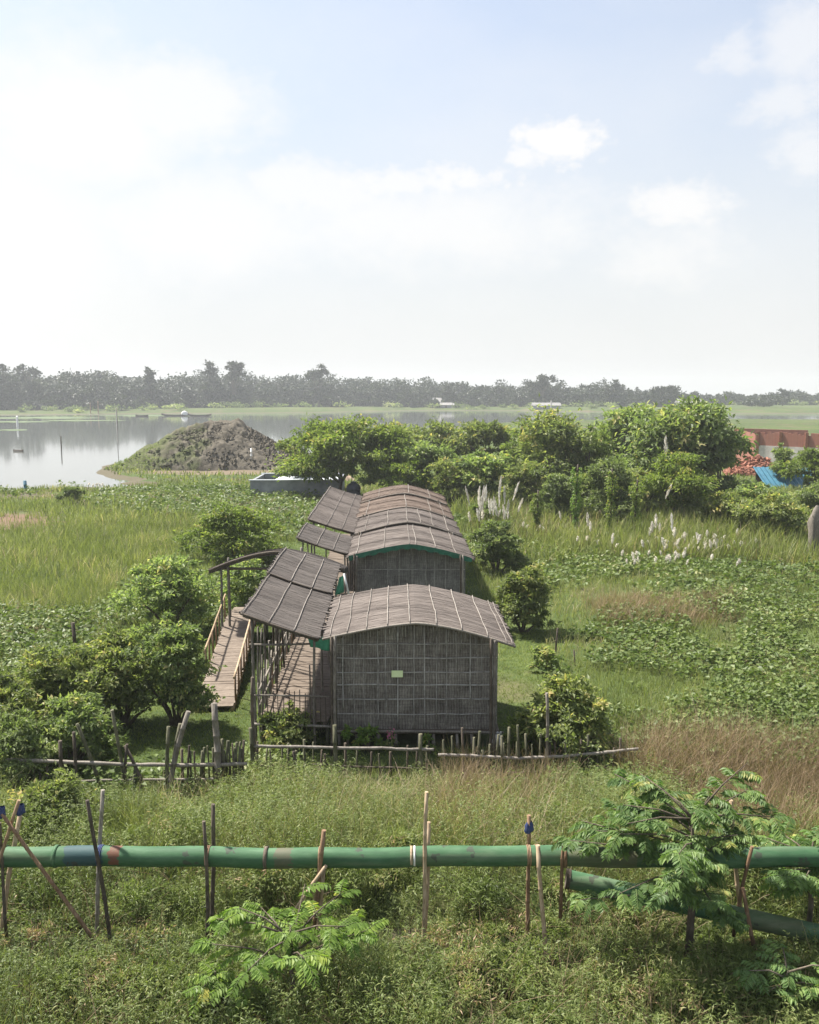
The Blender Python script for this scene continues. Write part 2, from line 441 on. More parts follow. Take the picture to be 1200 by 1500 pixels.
# ------------------------------------------------------------------ leaves, blades
def leaf_arrays(P, D, L, W, tint, up=None, fold=.18, droop=.15):
    """diamond leaves: base P, axis D, length L, width W"""
    n = len(P)
    D = D / (np.linalg.norm(D, axis=1, keepdims=True) + 1e-9)
    if up is None:
        up = RNG.normal(size=(n, 3)) * .5 + np.array([0, 0, 1.0])
    Sd = np.cross(D, up); Sd /= (np.linalg.norm(Sd, axis=1, keepdims=True) + 1e-9)
    Nn = np.cross(Sd, D)
    L = np.asarray(L).reshape(-1, 1); W = np.asarray(W).reshape(-1, 1)
    mid = P + D * L * .42
    a = P; b = mid + Sd * W * .5 + Nn * W * fold; c = P + D * L - Nn * L * droop; d = mid - Sd * W * .5 + Nn * W * fold
    V = np.stack([a, b, c, d], 1).reshape(-1, 3)
    return V, np.repeat(tint, 4)

def leaf_mesh(name, V, T):
    n = len(V) // 4
    return np_mesh(name, V, np.arange(n * 4), np.arange(n) * 4, np.full(n, 4), {'tint': T})

def blade_arrays(P, h, w, az, lean, curve, tint):
    n = len(P)
    t = np.array([0, .38, .74, 1.0]); wt = np.array([.9, .8, .5])
    dx = np.cos(az); dy = np.sin(az)
    sa = az + np.pi / 2 + RNG.normal(size=n) * .7
    sx = np.cos(sa); sy = np.sin(sa)
    hor = h[:, None] * (lean[:, None] * t + curve[:, None] * t ** 2)
    zz = h[:, None] * (t - .35 * np.clip(curve[:, None], 0, 2) * t ** 2.5)
    C = np.stack([P[:, 0:1] + dx[:, None] * hor, P[:, 1:2] + dy[:, None] * hor, P[:, 2:3] + zz], 2)   # n,4,3
    side = np.stack([sx, sy, np.zeros(n)], 1)[:, None, :] * (w[:, None] * wt)[:, :, None] * .5
    Lf = C[:, :3] - side; Rt = C[:, :3] + side
    V = np.empty((n, 7, 3)); V[:, 0:6:2] = Lf; V[:, 1:6:2] = Rt; V[:, 6] = C[:, 3]
    return V.reshape(-1, 3), np.repeat(tint, 7)

def blade_mesh(name, V, T):
    n = len(V) // 7
    b = np.arange(n)[:, None] * 7
    F = np.concatenate([b + [0, 1, 3, 2], b + [2, 3, 5, 4], b + [4, 5, 6]], 1).ravel()
    tot = np.tile([4, 4, 3], n); st = np.concatenate([[0], np.cumsum(tot)[:-1]])
    return np_mesh(name, V, F, st, tot, {'tint': T})

# ------------------------------------------------------------------ terrain
LAKE = np.array([(-600, 72), (-120, 74), (-52, 75.5), (-38, 76), (-31, 80), (-27.5, 79), (-24.6, 82), (-27, 86), (-31.5, 91), (-35, 98), (-36.5, 108), (-34.5, 117), (-29, 124),
                 (-20, 126), (-15.5, 124), (-12.5, 134), (-9, 150), (2, 190), (20, 255), (52, 292), (110, 302), (220, 296), (700, 300),
                 (700, 395), (230, 392), (150, 400), (90, 440), (55, 468), (10, 476), (-20, 446), (-45, 418), (-80, 402), (-118, 392), (-150, 372), (-190, 366), (-270, 350), (-700, 340)], float)

def ground_z(x, y):
    x = np.asarray(x, float); y = np.asarray(y, float)
    d = sdist(x, y, LAKE) + (NB(x, y, .35) - .5) * 2.2 + (NB(x, y, .09) - .5) * 2.5
    base = (fbm(NA, x, y, .33) - .5) * .22 + (fbm(NC, x, y, .045) - .5) * .25
    # low bank with the tall weeds just behind the pipe, a ditch under it
    bank = np.exp(-((y - 14.3) / 1.1) ** 2) * .22 - np.exp(-((y - 12.6) / .6) ** 2) * .12
    base = base + bank * (.6 + .8 * NB(x, y, .2))
    # keep the plot of the huts level
    plot = np.exp(-np.clip(np.maximum(np.abs(x + 1.5) - 4.5, np.maximum(19 - y, y - 48)), 0, 50) ** 2 / 6)
    base = base * (1 - .85 * plot)
    far = np.clip((y - 360) / 80, 0, 1)
    base = base + far * 1.6 * np.clip(d / 30, 0, 1)
    land = np.minimum(base, -.28 + np.clip(d, -20, 60) * .11)
    return np.where(d > 0, land, np.maximum(-.28 + d * .11, -1.6))

ys = np.concatenate([np.linspace(-20, 8, 12, endpoint=False), np.linspace(8, 24, 90, endpoint=False), np.linspace(24, 70, 90, endpoint=False),
                     np.linspace(70, 135, 95, endpoint=False), np.geomspace(135, 520, 90, endpoint=False), np.geomspace(520, 1200, 12)])
ss = np.sign(np.linspace(-1, 1, 221)) * np.abs(np.linspace(-1, 1, 221)) ** 1.35
YY, SS = np.meshgrid(ys, ss, indexing='ij')
XX = SS * (24 + np.abs(YY) * 1.05)
ZZ = ground_z(XX, YY)
nr, nc = XX.shape
idx = np.arange(nr * nc).reshape(nr, nc)
Fq = np.stack([idx[:-1, :-1], idx[:-1, 1:], idx[1:, 1:], idx[1:, :-1]], -1).reshape(-1, 4)
me = np_mesh('ground', np.stack([XX, YY, ZZ], -1).reshape(-1, 3), Fq.ravel(), np.arange(len(Fq)) * 4, np.full(len(Fq), 4), smooth=True)
tag(link('ground', me, M['ground']), kind='structure')

def gz(x, y): return float(ground_z(np.array([x]), np.array([y]))[0])

wb = MB(); wb.add([(-700, 60, -.27), (700, 60, -.27), (700, 520, -.27), (-700, 520, -.27)], [(0, 1, 2, 3)])
tag(wb.build('water', M['water']), kind='structure')

# earth mound on the shore
def mound():
    cx, cy = -24.6, 107.0
    n, k = 180, 120
    us = np.linspace(-1, 1, n); vs = np.linspace(-1, 1, k)
    U, Vv = np.meshgrid(us, vs, indexing='ij')
    X = cx + U * 13.5; Y = cy + Vv * 11.5
    # silhouette along x: gentle left flank, broad top, steep right flank and a lower heap to the right
    px = np.array([-1, -.76, -.64, -.45, -.25, -.05, .12, .3, .42, .55, .66, .76, .86, .95, 1.0])
    pz = np.array([0, 0, .5, 2.45, 3.75, 4.7, 5.0, 4.75, 4.0, 2.9, 2.1, 1.75, 1.25, .4, 0])
    prof = np.interp(U, px, pz)
    prof *= np.clip(1 - np.abs(Vv) ** 2.2, 0, 1) ** .75
    Z = prof * (1 + (fbm(NA, X, Y, .5) - .5) * .5) + (fbm(NB, X, Y, .9) - .5) * .25 * np.clip(prof, 0, 1) + ((NC(X, Y, 3.1) - .5) * .30 + (NA(X, Y, 5.7) - .5) * .22) * np.clip(prof, 0, 1) - .4
    ii = np.arange(n * k).reshape(n, k)
    Q = np.stack([ii[:-1, :-1], ii[1:, :-1], ii[1:, 1:], ii[:-1, 1:]], -1).reshape(-1, 4)
    V = np.stack([X - cx, Y - cy, Z], -1).reshape(-1, 3)
    me = np_mesh('earth_mound', V, Q.ravel(), np.arange(len(Q)) * 4, np.full(len(Q), 4), smooth=True)
    o = link('earth_mound', me, M['mound'], None, (cx, cy, 0))
    tag(o, 'broad brown heap of earth beside the lake', 'mound', kind='structure')
    return lambda x, y: (np.interp((x - cx) / 13.5, px, pz) * np.clip(1 - np.abs((y - cy) / 11.5) ** 2.2, 0, 1) ** .75)
mound_z = mound()
def clods():
    rg = np.random.default_rng(31); mb = MB(); k = 0
    while k < 1500:
        x = -24.6 + rg.uniform(-11, 13); y = 107 + rg.uniform(-11, 6); z = float(mound_z(x, y))
        if z < .15 or (x < -28 and rg.random() < .7): continue
        sz = rg.uniform(.08, .22) * (2.0 if rg.random() < .08 else 1)
        c = Vector((x, y, z - .32))
        vs = [c + Vector(d) * sz * rg.uniform(.7, 1.3) for d in ((1, 0, 0), (0, 1, 0), (-1, 0, 0), (0, -1, 0), (.1, 0, .9), (0, 0, -.8))]
        mb.add(vs, [(0, 1, 4), (1, 2, 4), (2, 3, 4), (3, 0, 4), (1, 0, 5), (2, 1, 5), (3, 2, 5), (0, 3, 5)]); k += 1
    tag(mb.build('earth_clods', M['mound'], None, (-24.6, 107, 0)), 'loose clods of earth strewn over the mound', 'earth', kind='stuff')

clods()
# ------------------------------------------------------------------ huts
AXIS = lambda Y: .15 - .016 * (Y - 19.5)

def sheet(mb, fn, Y0, Y1, ns=34, row=.085, thick=.05, seed=0):
    """roof sheet made of overlapping split-bamboo rows; fn(s, Y) -> point on top surface"""
    rr = random.Random(seed)
    ny = max(2, int((Y1 - Y0) / row))
    rows = []
    for j in range(ny):
        ya = Y0 + (Y1 - Y0) * j / ny; yb = Y0 + (Y1 - Y0) * (j + 1) / ny + .015
        rows.append((ya, yb, rr.uniform(.001, .008), rr.uniform(-.014, .014) + rr.choice([0, 0, 0, 0, -.05]), rr.uniform(-.014, .014) + rr.choice([0, 0, 0, 0, .05])))
    for ya, yb, lift, e0, e1 in rows:
        vs = []
        for i in range(ns + 1):
            s = i / ns
            s2 = min(max(s, 0), 1)
            ex = e0 if i == 0 else (e1 if i == ns else 0)
            wob = rr.uniform(-.004, .004)
            pa = fn(s2, ya); pb = fn(s2, yb)
            pa = Vector((pa.x + ex, pa.y + wob, pa.z + lift + wob)); pb = Vector((pb.x + ex, pb.y + wob, pb.z + wob * .5))
            vs += [pa, pb, pb - Vector((0, 0, thick)), pa - Vector((0, 0, thick))]
        fs = []
        for i in range(ns):
            a = i * 4; b = a + 4
            fs += [(a, b, b + 1, a + 1), (a + 3, a + 2, b + 2, b + 3), (a, a + 3, b + 3, b), (a + 1, b + 1, b + 2, a + 2)]
        fs += [(0, 1, 2, 3), (ns * 4, ns * 4 + 3, ns * 4 + 2, ns * 4 + 1)]
        mb.add(vs, fs)

def roof_fn(Ya, zL, zR, zr, hwL, hwR, e=1.45, lift=0.0, Yb=1.0, skew=0.0):
    def fn(s, Y):
        t = -1 + 2 * s
        c = AXIS(Y)
        if t < 0: x = c + t * hwL; z = zr - (zr - zL) * (-t) ** e
        else: x = c + t * hwR; z = zr - (zr - zR) * t ** e
        return Vector((x, Y, z + lift * (Y - Ya) + .02 * math.sin(Y * 3.1 + s * 4)))
    return fn

def hut(label, Yr0, Yr1, zL, zR, zr, hwL, hwR, wallY, wxl, wxr, floor_z, roof, batt_s, detail, seed, wallm):
    rr = random.Random(seed)
    base = Vector((AXIS(wallY), wallY, 0))
    root = thing('bamboo_hut', label, 'hut', base, 'arch-roofed bamboo huts standing in one row')
    fn = roof_fn(Yr0, zL, zR, zr, hwL, hwR)
    mb = MB(); sheet(mb, fn, Yr0, Yr1, seed=seed)
    ro = mb.build('roof', M[roof], root)
    for s in batt_s:
        b = MB(); pts = []
        k = 14; off = rr.uniform(-.006, .006)
        for i in range(k + 1):
            Y = Yr0 - .03 + (Yr1 - Yr0 + .04) * i / k
            p = fn(min(max(s + off * math.sin(i * .45) + rr.uniform(-.0012, .0012), 0.004), .996), Y)
            pts.append(p + Vector((0, 0, .028)))
        b.tube(pts, rr.uniform(.009, .014), 6)
        b.build('batten', M['batten'], ro)
    # edge pole following the arch at the front
    e = MB(); e.tube([fn(i / 30, Yr0 - .015) + Vector((0, 0, -.02)) for i in range(31)], .03, 6)
    e.build('edge_pole', M['bamboo_grey'], ro)
    e = MB(); e.tube([fn(.5, Yr0 + .1) - Vector((0, 0, .1)), fn(.5, Yr1 - .1) - Vector((0, 0, .1))], .04, 6)
    for s in (.1, .3, .7, .9):
        e.tube([fn(s, Yr0 + .1) - Vector((0, 0, .09)), fn(s, Yr1 - .1) - Vector((0, 0, .09))], .03, 6)
    e.build('purlin', M['bamboo_dark'], ro)
    # walls
    def top_at(x, Y):
        c = AXIS(Y); t = (x - c) / (hwL if x < c else hwR)
        e_ = 1.45
        return (zr - (zr - (zL if t < 0 else zR)) * min(abs(t), 1) ** e_) - .085
    def wall_strip(Y, thick=.05, y_label='wall'):
        m = MB(); k = 28; vs = []
        for i in range(k + 1):
            x = wxl + (wxr - wxl) * i / k; zt = top_at(x, Y)
            vs += [(x, Y, floor_z), (x, Y, zt), (x, Y + thick, zt), (x, Y + thick, floor_z)]
        fs = []
        for i in range(k):
            a = i * 4; b = a + 4
            fs += [(a, a + 1, b + 1, b), (a + 2, a + 3, b + 3, b + 2), (a + 1, a + 2, b + 2, b + 1), (a, b, b + 3, a + 3)]
        fs += [(0, 3, 2, 1), (k * 4, k * 4 + 1, k * 4 + 2, k * 4 + 3)]
        m.add(vs, fs); return m
    backY = Yr1 - .35
    fw = wall_strip(wallY).build('front_wall', M[wallm], root)
    wall_strip(backY).build('back_wall', M[wallm], root)
    for x in (wxl, wxr):
        m = MB(); zt = top_at(x, wallY) - .01
        m.box((x + (.022 if x < 0 else -.022), (wallY + .053 + backY - .003) / 2, (floor_z + zt) / 2), (.04, backY - wallY - .058, zt - floor_z)); m.build('side_wall', M[wallm], root)
    # split-bamboo lattice on the front
    la = MB(); Yl = wallY - .012
    W = wxr - wxl
    hz = [.17, .34, .5, .64, .8, .955] if detail else [.4, .8]
    eave = min(top_at(wxl, wallY), top_at(wxr, wallY))
    H = eave - floor_z
    for i, f in enumerate(sorted(hz)):
        z = floor_z + H * f; n = 9
        pts = [(wxl + .02 + (W - .04) * j / n, Yl + rr.uniform(-.004, .002), z + rr.uniform(-.012, .012)) for j in range(n + 1)]
        la.tube(pts, rr.uniform(.011, .017), 5)
    nv = 14 if detail else 9
    for i in range(nv):
        x = wxl + W * (i + .5 + rr.uniform(-.25, .25)) / nv
        zt = top_at(x, wallY) - .03
        zb = floor_z + .02 + (0 if rr.random() < .55 else rr.uniform(.2, 1.2))
        pts = [(x + rr.uniform(-.01, .01), Yl - .016, zb + (zt - zb) * j / 6) for j in range(7)]
        la.tube(pts, rr.choice([.008, .012, .017]), 5)
    if detail:
        for i in range(34):
            x = wxl + .06 + (W - .12) * rr.random()
            zt = top_at(x, wallY) - .03; zb = zt - rr.uniform(.2, .5)
            la.tube([(x, Yl - .014, zb), (x + rr.uniform(-.01, .01), Yl - .014, zt)], rr.uniform(.006, .011), 4)
    la.build('lattice', M['lattice_strip'], fw)
    # floor, beam, posts and stilts
    fl = MB(); fl.box(((wxl + wxr) / 2, (wallY + backY) / 2 + .02, floor_z - .045), (W + .1, backY - wallY + .2, .08)); fl.build('floor', M['bamboo_dark'], root)
    bm_ = MB(); bm_.bamboo((wxl - .12, wallY - .1, floor_z - .02), (wxr + .15, wallY - .1, floor_z - .05), .035, .004); bm_.build('floor_beam', M['bamboo_grey'], root)
    for sx, x in ((-1, wxl - .02), (1, wxr - .17)):
        for dx in (-.035, .045):
            p = MB(); zt = top_at(x, wallY) + rr.uniform(.05, .16)
            p.bamboo((x + dx + sx * .02, Yr0 - .09 - abs(dx), -.05), (x + dx, Yr0 - .09 - abs(dx), zt), .036, .004); p.build('post', M['bamboo_grey'] if dx > 0 else M['bamboo_dark'], root)
    if detail:
        for k in range(3):
            for i in range(9):
                x = wxl + .1 + (W - .2) * (i + rr.uniform(-.2, .2)) / 8
                y = wallY - .06 + k * (backY - wallY) / 2.2
                s = MB(); s.bamboo((x + rr.uniform(-.04, .04), y, -.1), (x, y, floor_z - .09), rr.uniform(.035, .055), .006, 7); s.build('stilt', M['bamboo_grey' if k == 0 else 'mossy_post'], root)  # lighter bamboo on the front row makes those stilts look more lit
    else:
        for y in (wallY + .1, backY - .1):
            for i in range(4):
                x = wxl + .1 + (W - .2) * i / 3
                s = MB(); s.bamboo((x, y, -.1), (x, y, floor_z - .09), .05, .006, 6); s.build('stilt', M['mossy_post'], root)
    return root, fn, top_at, fw

b1 = [.04, .13, .235, .345, .465, .60, .73, .86, .955, .985]
h1, fn1, top1, fw1 = hut('nearest bamboo hut with dark woven front wall under a grey arched roof', 19.3, 23.3, 2.70, 2.51, 3.08, 2.10, 2.22, 19.7, -1.68, 2.02, .43, 'roof_pale', b1, True, 1, 'wall_mat')
bb = [.08, .3, .5, .55, .7, .86]
h2, fn2, top2, fw2 = hut('second bamboo hut with a green strip along its arched eave', 29.5, 34.15, 2.66, 2.56, 3.10, 2.13, 2.20, 29.95, -1.80, 1.92, .45, 'roof_pale', bb, False, 2, 'wall_worn')
hut('middle hut roof directly behind the green-edged hut', 34.0, 38.4, 2.74, 2.64, 3.21, 2.15, 2.12, 34.4, -1.9, 1.8, .45, 'roof_pale', [.12, .32, .5, .62, .74, .88], False, 3, 'wall_worn')
hut('fourth bamboo hut roof, browner, second from the far end', 38.25, 43.1, 2.80, 2.72, 3.26, 2.16, 2.08, 38.7, -1.95, 1.7, .45, 'roof_brown', [.1, .5, .76, .9], False, 4, 'wall_worn')
hut('farthest brown arched hut roof at the end of the row', 42.95, 47.0, 2.86, 2.8, 3.36, 2.15, 2.06, 43.4, -2.0, 1.6, .45, 'roof_brown', [.2, .55, .8], False, 5, 'wall_worn')

# green net along the eave of the second hut and its green post
m = MB(); pts_t = [fn2(.02 + .96 * i / 40, 29.47) for i in range(41)]
vs = []; fs = []
for i, p in enumerate(pts_t):
    d = .13 + .03 * math.sin(i * 1.7) + random.uniform(-.015, .015)
    vs += [p + Vector((0, -.045, .03)), p + Vector((0, -.05, -d)), p + Vector((0, .0, -d)), p + Vector((0, .0, -.055))]
for i in range(40):
    a = i * 4; b = a + 4
    fs += [(a, a + 1, b + 1, b), (a + 1, a + 2, b + 2, b + 1), (a + 2, a + 3, b + 3, b + 2), (a + 3, a, b, b + 3)]
fs += [(0, 3, 2, 1), (160, 161, 162, 163)]
m.add(vs, fs); o = m.build('eave_strip', M['net_green'], h2); o['label'] = 'green cloth strip along the front eave'

# sign plate on the front wall
p = at(582, 987, 19.66)
m = MB(); m.box((p.x, 19.655, p.z), (.26, .02, .155), 0); o = m.build('sign_plate', M['sign_paint'], None, p)
tag(o, 'small pale green sign plate fixed to the nearest hut front', 'sign')

# ------------------------------------------------------------------ walkway and its canopies
DZ = .68
wx0, wx1 = -3.42, -1.84
wk = thing('walkway', 'raised bamboo walkway along the left side of the huts', 'walkway', (-2.6, 19.6, 0))
dk = MB(); y = 19.55
while y < 47:
    w = random.uniform(.10, .15)
    sh = -.016 * (y - 19.5)
    dk.box(((wx0 + wx1) / 2 + sh + random.uniform(-.03, .03), y + w / 2, DZ + random.uniform(-.008, .008)), (wx1 - wx0 + random.uniform(-.06, .05), w * .96, .035), random.uniform(-.012, .012))
    y += w
dk.build('deck', M['deck_wood'], wk)
for x in (wx0 + .08, wx1 - .1):
    m = MB(); m.bamboo((x, 19.5, DZ - .07), (x - .44, 47, DZ - .07), .05, .001); m.build('bearer', M['bamboo_dark'], wk)
y = 19.7
while y < 36:
    for x in (wx0 + .06, wx1 - .06):
        m = MB(); m.bamboo((x - .016 * (y - 19.5), y, -.1), (x - .016 * (y - 19.5), y, DZ - .1), .045, .01, 7); m.build('stilt', M['mossy_post'], wk)
    y += 1.6
# railing along the left side
for zr_, r in ((DZ + .35, .022), (DZ + .72, .026)):
    m = MB(); m.bamboo((wx0 - .02, 19.6, zr_), (wx0 - .14, 27.2, zr_), r, .003); m.build('rail', M['bamboo_grey'], wk)
y = 19.75
k = 0
while y < 27.2:
    x = wx0 - .05 - .016 * (y - 19.5)
    m = MB(); m.bamboo((x + random.uniform(-.05, .05), y, .05), (x + random.uniform(-.06, .06), y + random.uniform(-.1, .1), DZ + random.uniform(.75, .95)), .022, .01, 6)
    m.build('baluster', M[random.choice(['bamboo_grey', 'bamboo_brown', 'bamboo_grey'])], wk)
    if k % 2 == 0:
        m = MB(); m.bamboo((x - .02, y, DZ + .05), (x - .05, y + .75, DZ + .9), .02, .012, 6); m.build('brace', M['bamboo_grey'], wk)
    y += .42; k += 1
for i in range(11):
    yy = 19.65 + i * .55; x = wx0 - .1 + random.uniform(-.12, .3) * (i % 3 == 0)
    m = MB(); m.bamboo((x + random.uniform(-.15, .1), yy, .0), (x + random.uniform(-.05, .05), yy + random.uniform(-.15, .15), random.uniform(1.9, 2.75)), random.uniform(.02, .033), .012, 7); m.build('upright', M[random.choice(['bamboo_grey', 'bamboo_dark', 'bamboo_grey'])], wk)
m = MB(); m.bamboo((wx0 - .25, 19.75, 2.42), (wx0 + 1.15, 19.75, 2.44), .028, .004); m.build('rail', M['bamboo_grey'], wk)
# front railing
m = MB(); m.bamboo((wx0 - .12, 19.52, 1.3), (wx1 + .02, 19.52, 1.27), .024, .004); m.build('rail', M['bamboo_grey'], wk)
m = MB(); m.bamboo((wx0 - .2, 19.5, DZ - .06), (wx1 + .1, 19.5, DZ - .12), .035, .006); m.build('rail', M['bamboo_grey'], wk)
for i in range(13):
    x = wx0 + .05 + i * .122
    m = MB(); m.bamboo((x, 19.54, .45), (x + random.uniform(-.02, .02), 19.54, 1.36 + random.uniform(-.05, .08) + (.6 if i == 9 else 0)), .013 if i != 9 else .02, .006, 6); m.build('baluster', M['bamboo_dark'], wk)

def canopy(label, Y0, Y1, xl, xr, zl, zr_, roofm, bs, seed, post_to=0.0, posts=True, sag=.03):
    root = thing('walkway_canopy', label, 'canopy', (xl, Y0, 0), 'lean-to canopies over the walkway')
    def fn(s, Y):
        sh = -.016 * (Y - 19.5)
        return Vector((xl + (xr - xl) * s + sh, Y, zl + (zr_ - zl) * s - sag * math.sin(s * math.pi) + .015 * math.sin(Y * 2 + s * 3)))
    mb = MB(); sheet(mb, fn, Y0, Y1, ns=14, seed=seed); ro = mb.build('roof', M[roofm], root)
    rr = random.Random(seed)
    for s in bs:
        b = MB(); b.tube([fn(min(max(s + rr.uniform(-.002, .002), .004), .996), Y0 - .03 + (Y1 - Y0 + .05) * i / 12) + Vector((0, 0, .03)) for i in range(13)], rr.uniform(.010, .014), 6)
        b.build('batten', M['batten'], ro)
    e = MB(); e.tube([fn(i / 10, Y0 - .01) - Vector((0, 0, .01)) for i in range(11)], .026, 6); e.build('edge_pole', M['bamboo_dark'], ro)
    e = MB()
    for j in range(int((Y1 - Y0) / .9) + 1):
        yy = Y0 + .12 + j * .9
        if yy < Y1: e.tube([fn(.02, yy) - Vector((0, 0, .09)), fn(.98, yy) - Vector((0, 0, .09))], .028, 6)
    e.build('rafter', M['bamboo_dark'], ro)
    if posts:
        for s in (.12, .93):
            for yy in (Y0 + .25, (Y0 + Y1) / 2, Y1 - .2):
                p_ = fn(s, yy); m = MB(); m.bamboo((p_.x + rr.uniform(-.03, .03), yy, -.05), (p_.x, yy, p_.z - .1), rr.uniform(.03, .04), .008, 7)
                m.build('post', M['bamboo_grey'], root)
    return fn
c1 = canopy('front lean-to canopy of grey split bamboo beside the nearest hut', 19.3, 23.75, -3.77, -2.03, 3.27, 2.70, 'roof_grey', [.03, .36, .68], 21)
c2 = canopy('second lean-to canopy just behind the front one', 23.6, 27.55, -3.80, -2.05, 3.34, 2.76, 'roof_grey', [.03, .37, .7], 22)
c3 = canopy('third lean-to canopy beside the green-edged hut', 30.0, 33.6, -3.72, -1.95, 3.27, 2.68, 'roof_grey', [.03, .4, .72], 23)
c4 = canopy('long brownish lean-to canopy beside the rearmost huts', 34.0, 46.2, -3.72, -1.92, 3.36, 2.78, 'roof_pale', [.02, .42, .74], 24)

# arched canopy across the landing
ar = thing('entrance_canopy', 'arched bamboo canopy over the top of the ramp', 'canopy', (-4.2, 27.9, 0))
def fna(s, Y):
    t = -1 + 2 * s
    return Vector((-4.2 + t * 2.15, Y, 3.24 - .60 * abs(t) ** 1.6 - (Y - 27.6) * .13))
mb = MB(); sheet(mb, fna, 27.62, 28.85, ns=30, seed=31, thick=.17); ro = mb.build('roof', M['roof_grey'], ar)
e = MB(); e.tube([fna(i / 30, 27.6) - Vector((0, 0, .07)) for i in range(31)], .05, 7); e.build('edge_pole', M['bamboo_dark'], ro)
e = MB(); e.bamboo((-6.1, 27.75, 2.62), (-3.4, 27.75, 2.62), .045, .004); e.build('tie_beam', M['bamboo_dark'], ar)
for x, yy in ((-5.98, 27.7), (-5.78, 27.72), (-5.95, 28.7), (-3.65, 27.75), (-3.55, 28.7), (-2.35, 27.8)):
    t = (x + 4.2) / 2.15
    m = MB(); m.bamboo((x + random.uniform(-.05, .05), yy, -.05), (x, yy, 3.22 - .6 * abs(t) ** 1.6), .045, .006, 7); m.build('post', M['bamboo_tan'] if x > -2.5 else M['bamboo_grey'], ar)

# ramp
rm = thing('ramp', 'railed bamboo ramp sloping up to the walkway', 'ramp', (-5.05, 22.2, 0))
Na, Fa = Vector((-5.03, 22.0, .12)), Vector((-5.55, 28.5, .80))
ax = (Fa - Na).normalized(); sd = Vector((ax.y, -ax.x, 0)).normalized(); RL = (Fa - Na).length
dk = MB(); t = 0.0; W = .98
ang = math.atan2(-ax.x, ax.y); tilt = math.asin(ax.z)
while t < RL:
    w = random.uniform(.07, .11)
    c = Na + ax * (t + w / 2)
    dk.box((c.x, c.y, c.z + random.uniform(-.006, .006)), (W + random.uniform(-.05, .06), w * .95, .035), ang + random.uniform(-.012, .012), tilt)
    t += w
dk.build('deck', M['deck_wood'], rm)
for s in (-1, 1):
    o_ = sd * s * (W / 2 - .03)
    m = MB(); m.bamboo(Na + o_ - Vector((0, 0, .08)), Fa + o_ - Vector((0, 0, .08)), .055, .003); m.build('bearer', M['bamboo_tan'], rm)
    t = .35 if s > 0 else 2.2
    while t < RL:
        c = Na + ax * t + sd * s * (W / 2 + .02)
        m = MB(); m.bamboo(c + Vector((0, 0, -.12)), c + Vector((0, 0, .72)), .03, .006, 7); m.build('rail_post', M['bamboo_brown'], rm)
        if c.z > .35:
            m = MB(); c2_ = Na + ax * t + sd * s * (W / 2 - .1); m.bamboo(Vector((c2_.x, c2_.y, -.1)), c2_ - Vector((0, 0, .12)), .04, .006, 7); m.build('stilt', M['mossy_post'], rm)
        t += .72
    a_ = Na + ax * (.1 if s > 0 else 1.9) + sd * s * (W / 2 + .02) + Vector((0, 0, .72)); b_ = Fa + ax * .2 + sd * s * (W / 2 + .02) + Vector((0, 0, .75))
    m = MB(); m.bamboo(a_, b_, .032, .003); m.build('rail', M['bamboo_tan'], rm)
ld = MB(); y = 28.42
while y < 30.0:
    w = random.uniform(.1, .14); ld.box((-4.75, y + w / 2, .80 + random.uniform(-.006, .006)), (2.6, w * .95, .035)); y += w
ld.build('landing', M['deck_wood'], rm)
for x in (-5.9, -4.7, -3.6):
    for yy in (28.55, 29.8):
        m = MB(); m.bamboo((x, yy, -.1), (x, yy, .77), .045, .006, 7); m.build('stilt', M['mossy_post'], rm)

# green cloths, white stick
def cloth(name, label, corners, mat, n=10, amp=.05, seed=0, thick=.012, cat='cloth'):
    a, b, c, d = (Vector(p) for p in corners)      # top-left, top-right, bottom-right, bottom-left
    rr = random.Random(seed); vs = []; nn = (b - a).cross(d - a).normalized()
    for lay in (0, 1):
        for j in range(n + 1):
            for i in range(n + 1):
                s, t = i / n, j / n
                p = a.lerp(b, s).lerp(d.lerp(c, s), t)
                p = p + nn * (amp * math.sin(s * 9 + t * 2.5 + seed) * (.4 + .6 * t) + lay * thick)
                vs.append(p)
    q = (n + 1) ** 2; fs = []
    for j in range(n):
        for i in range(n):
            k_ = j * (n + 1) + i
            fs += [(k_, k_ + 1, k_ + n + 2, k_ + n + 1), (q + k_, q + k_ + n + 1, q + k_ + n + 2, q + k_ + 1)]
    rim = [i for i in range(n + 1)] + [j * (n + 1) + n for j in range(1, n + 1)] + [n * (n + 1) + i for i in range(n - 1, -1, -1)] + [j * (n + 1) for j in range(n - 1, 0, -1)]
    for i in range(len(rim)):
        p_, r_ = rim[i], rim[(i + 1) % len(rim)]
        fs.append((p_, q + p_, q + r_, r_))
    m = MB(); m.add(vs, fs, True)
    return tag(m.build(name, mat, None, a), label, cat)
cloth('green_cloth', 'green cloth slung between the front canopy and the nearest hut', [at(451, 936, 19.9), at(484, 932, 19.75), at(482, 954, 19.8), at(455, 947, 19.9)], M['cloth_green'], amp=.03, seed=2)
cloth('green_cloth', 'narrow green cloth hanging in the gap before the second hut', [at(497, 846, 26.9), at(503, 843, 26.9), at(504, 868, 26.9), at(491, 872, 26.9)], M['cloth_green'], amp=.03, seed=5)
m = MB(); m.bamboo(at(511, 872, 26.6), at(504, 840, 26.7), .035, .004); tag(m.build('leaning_stick', M['white_paint'], None, at(511, 872, 26.6)), 'white stick leaning beside the narrow green cloth', 'stick')

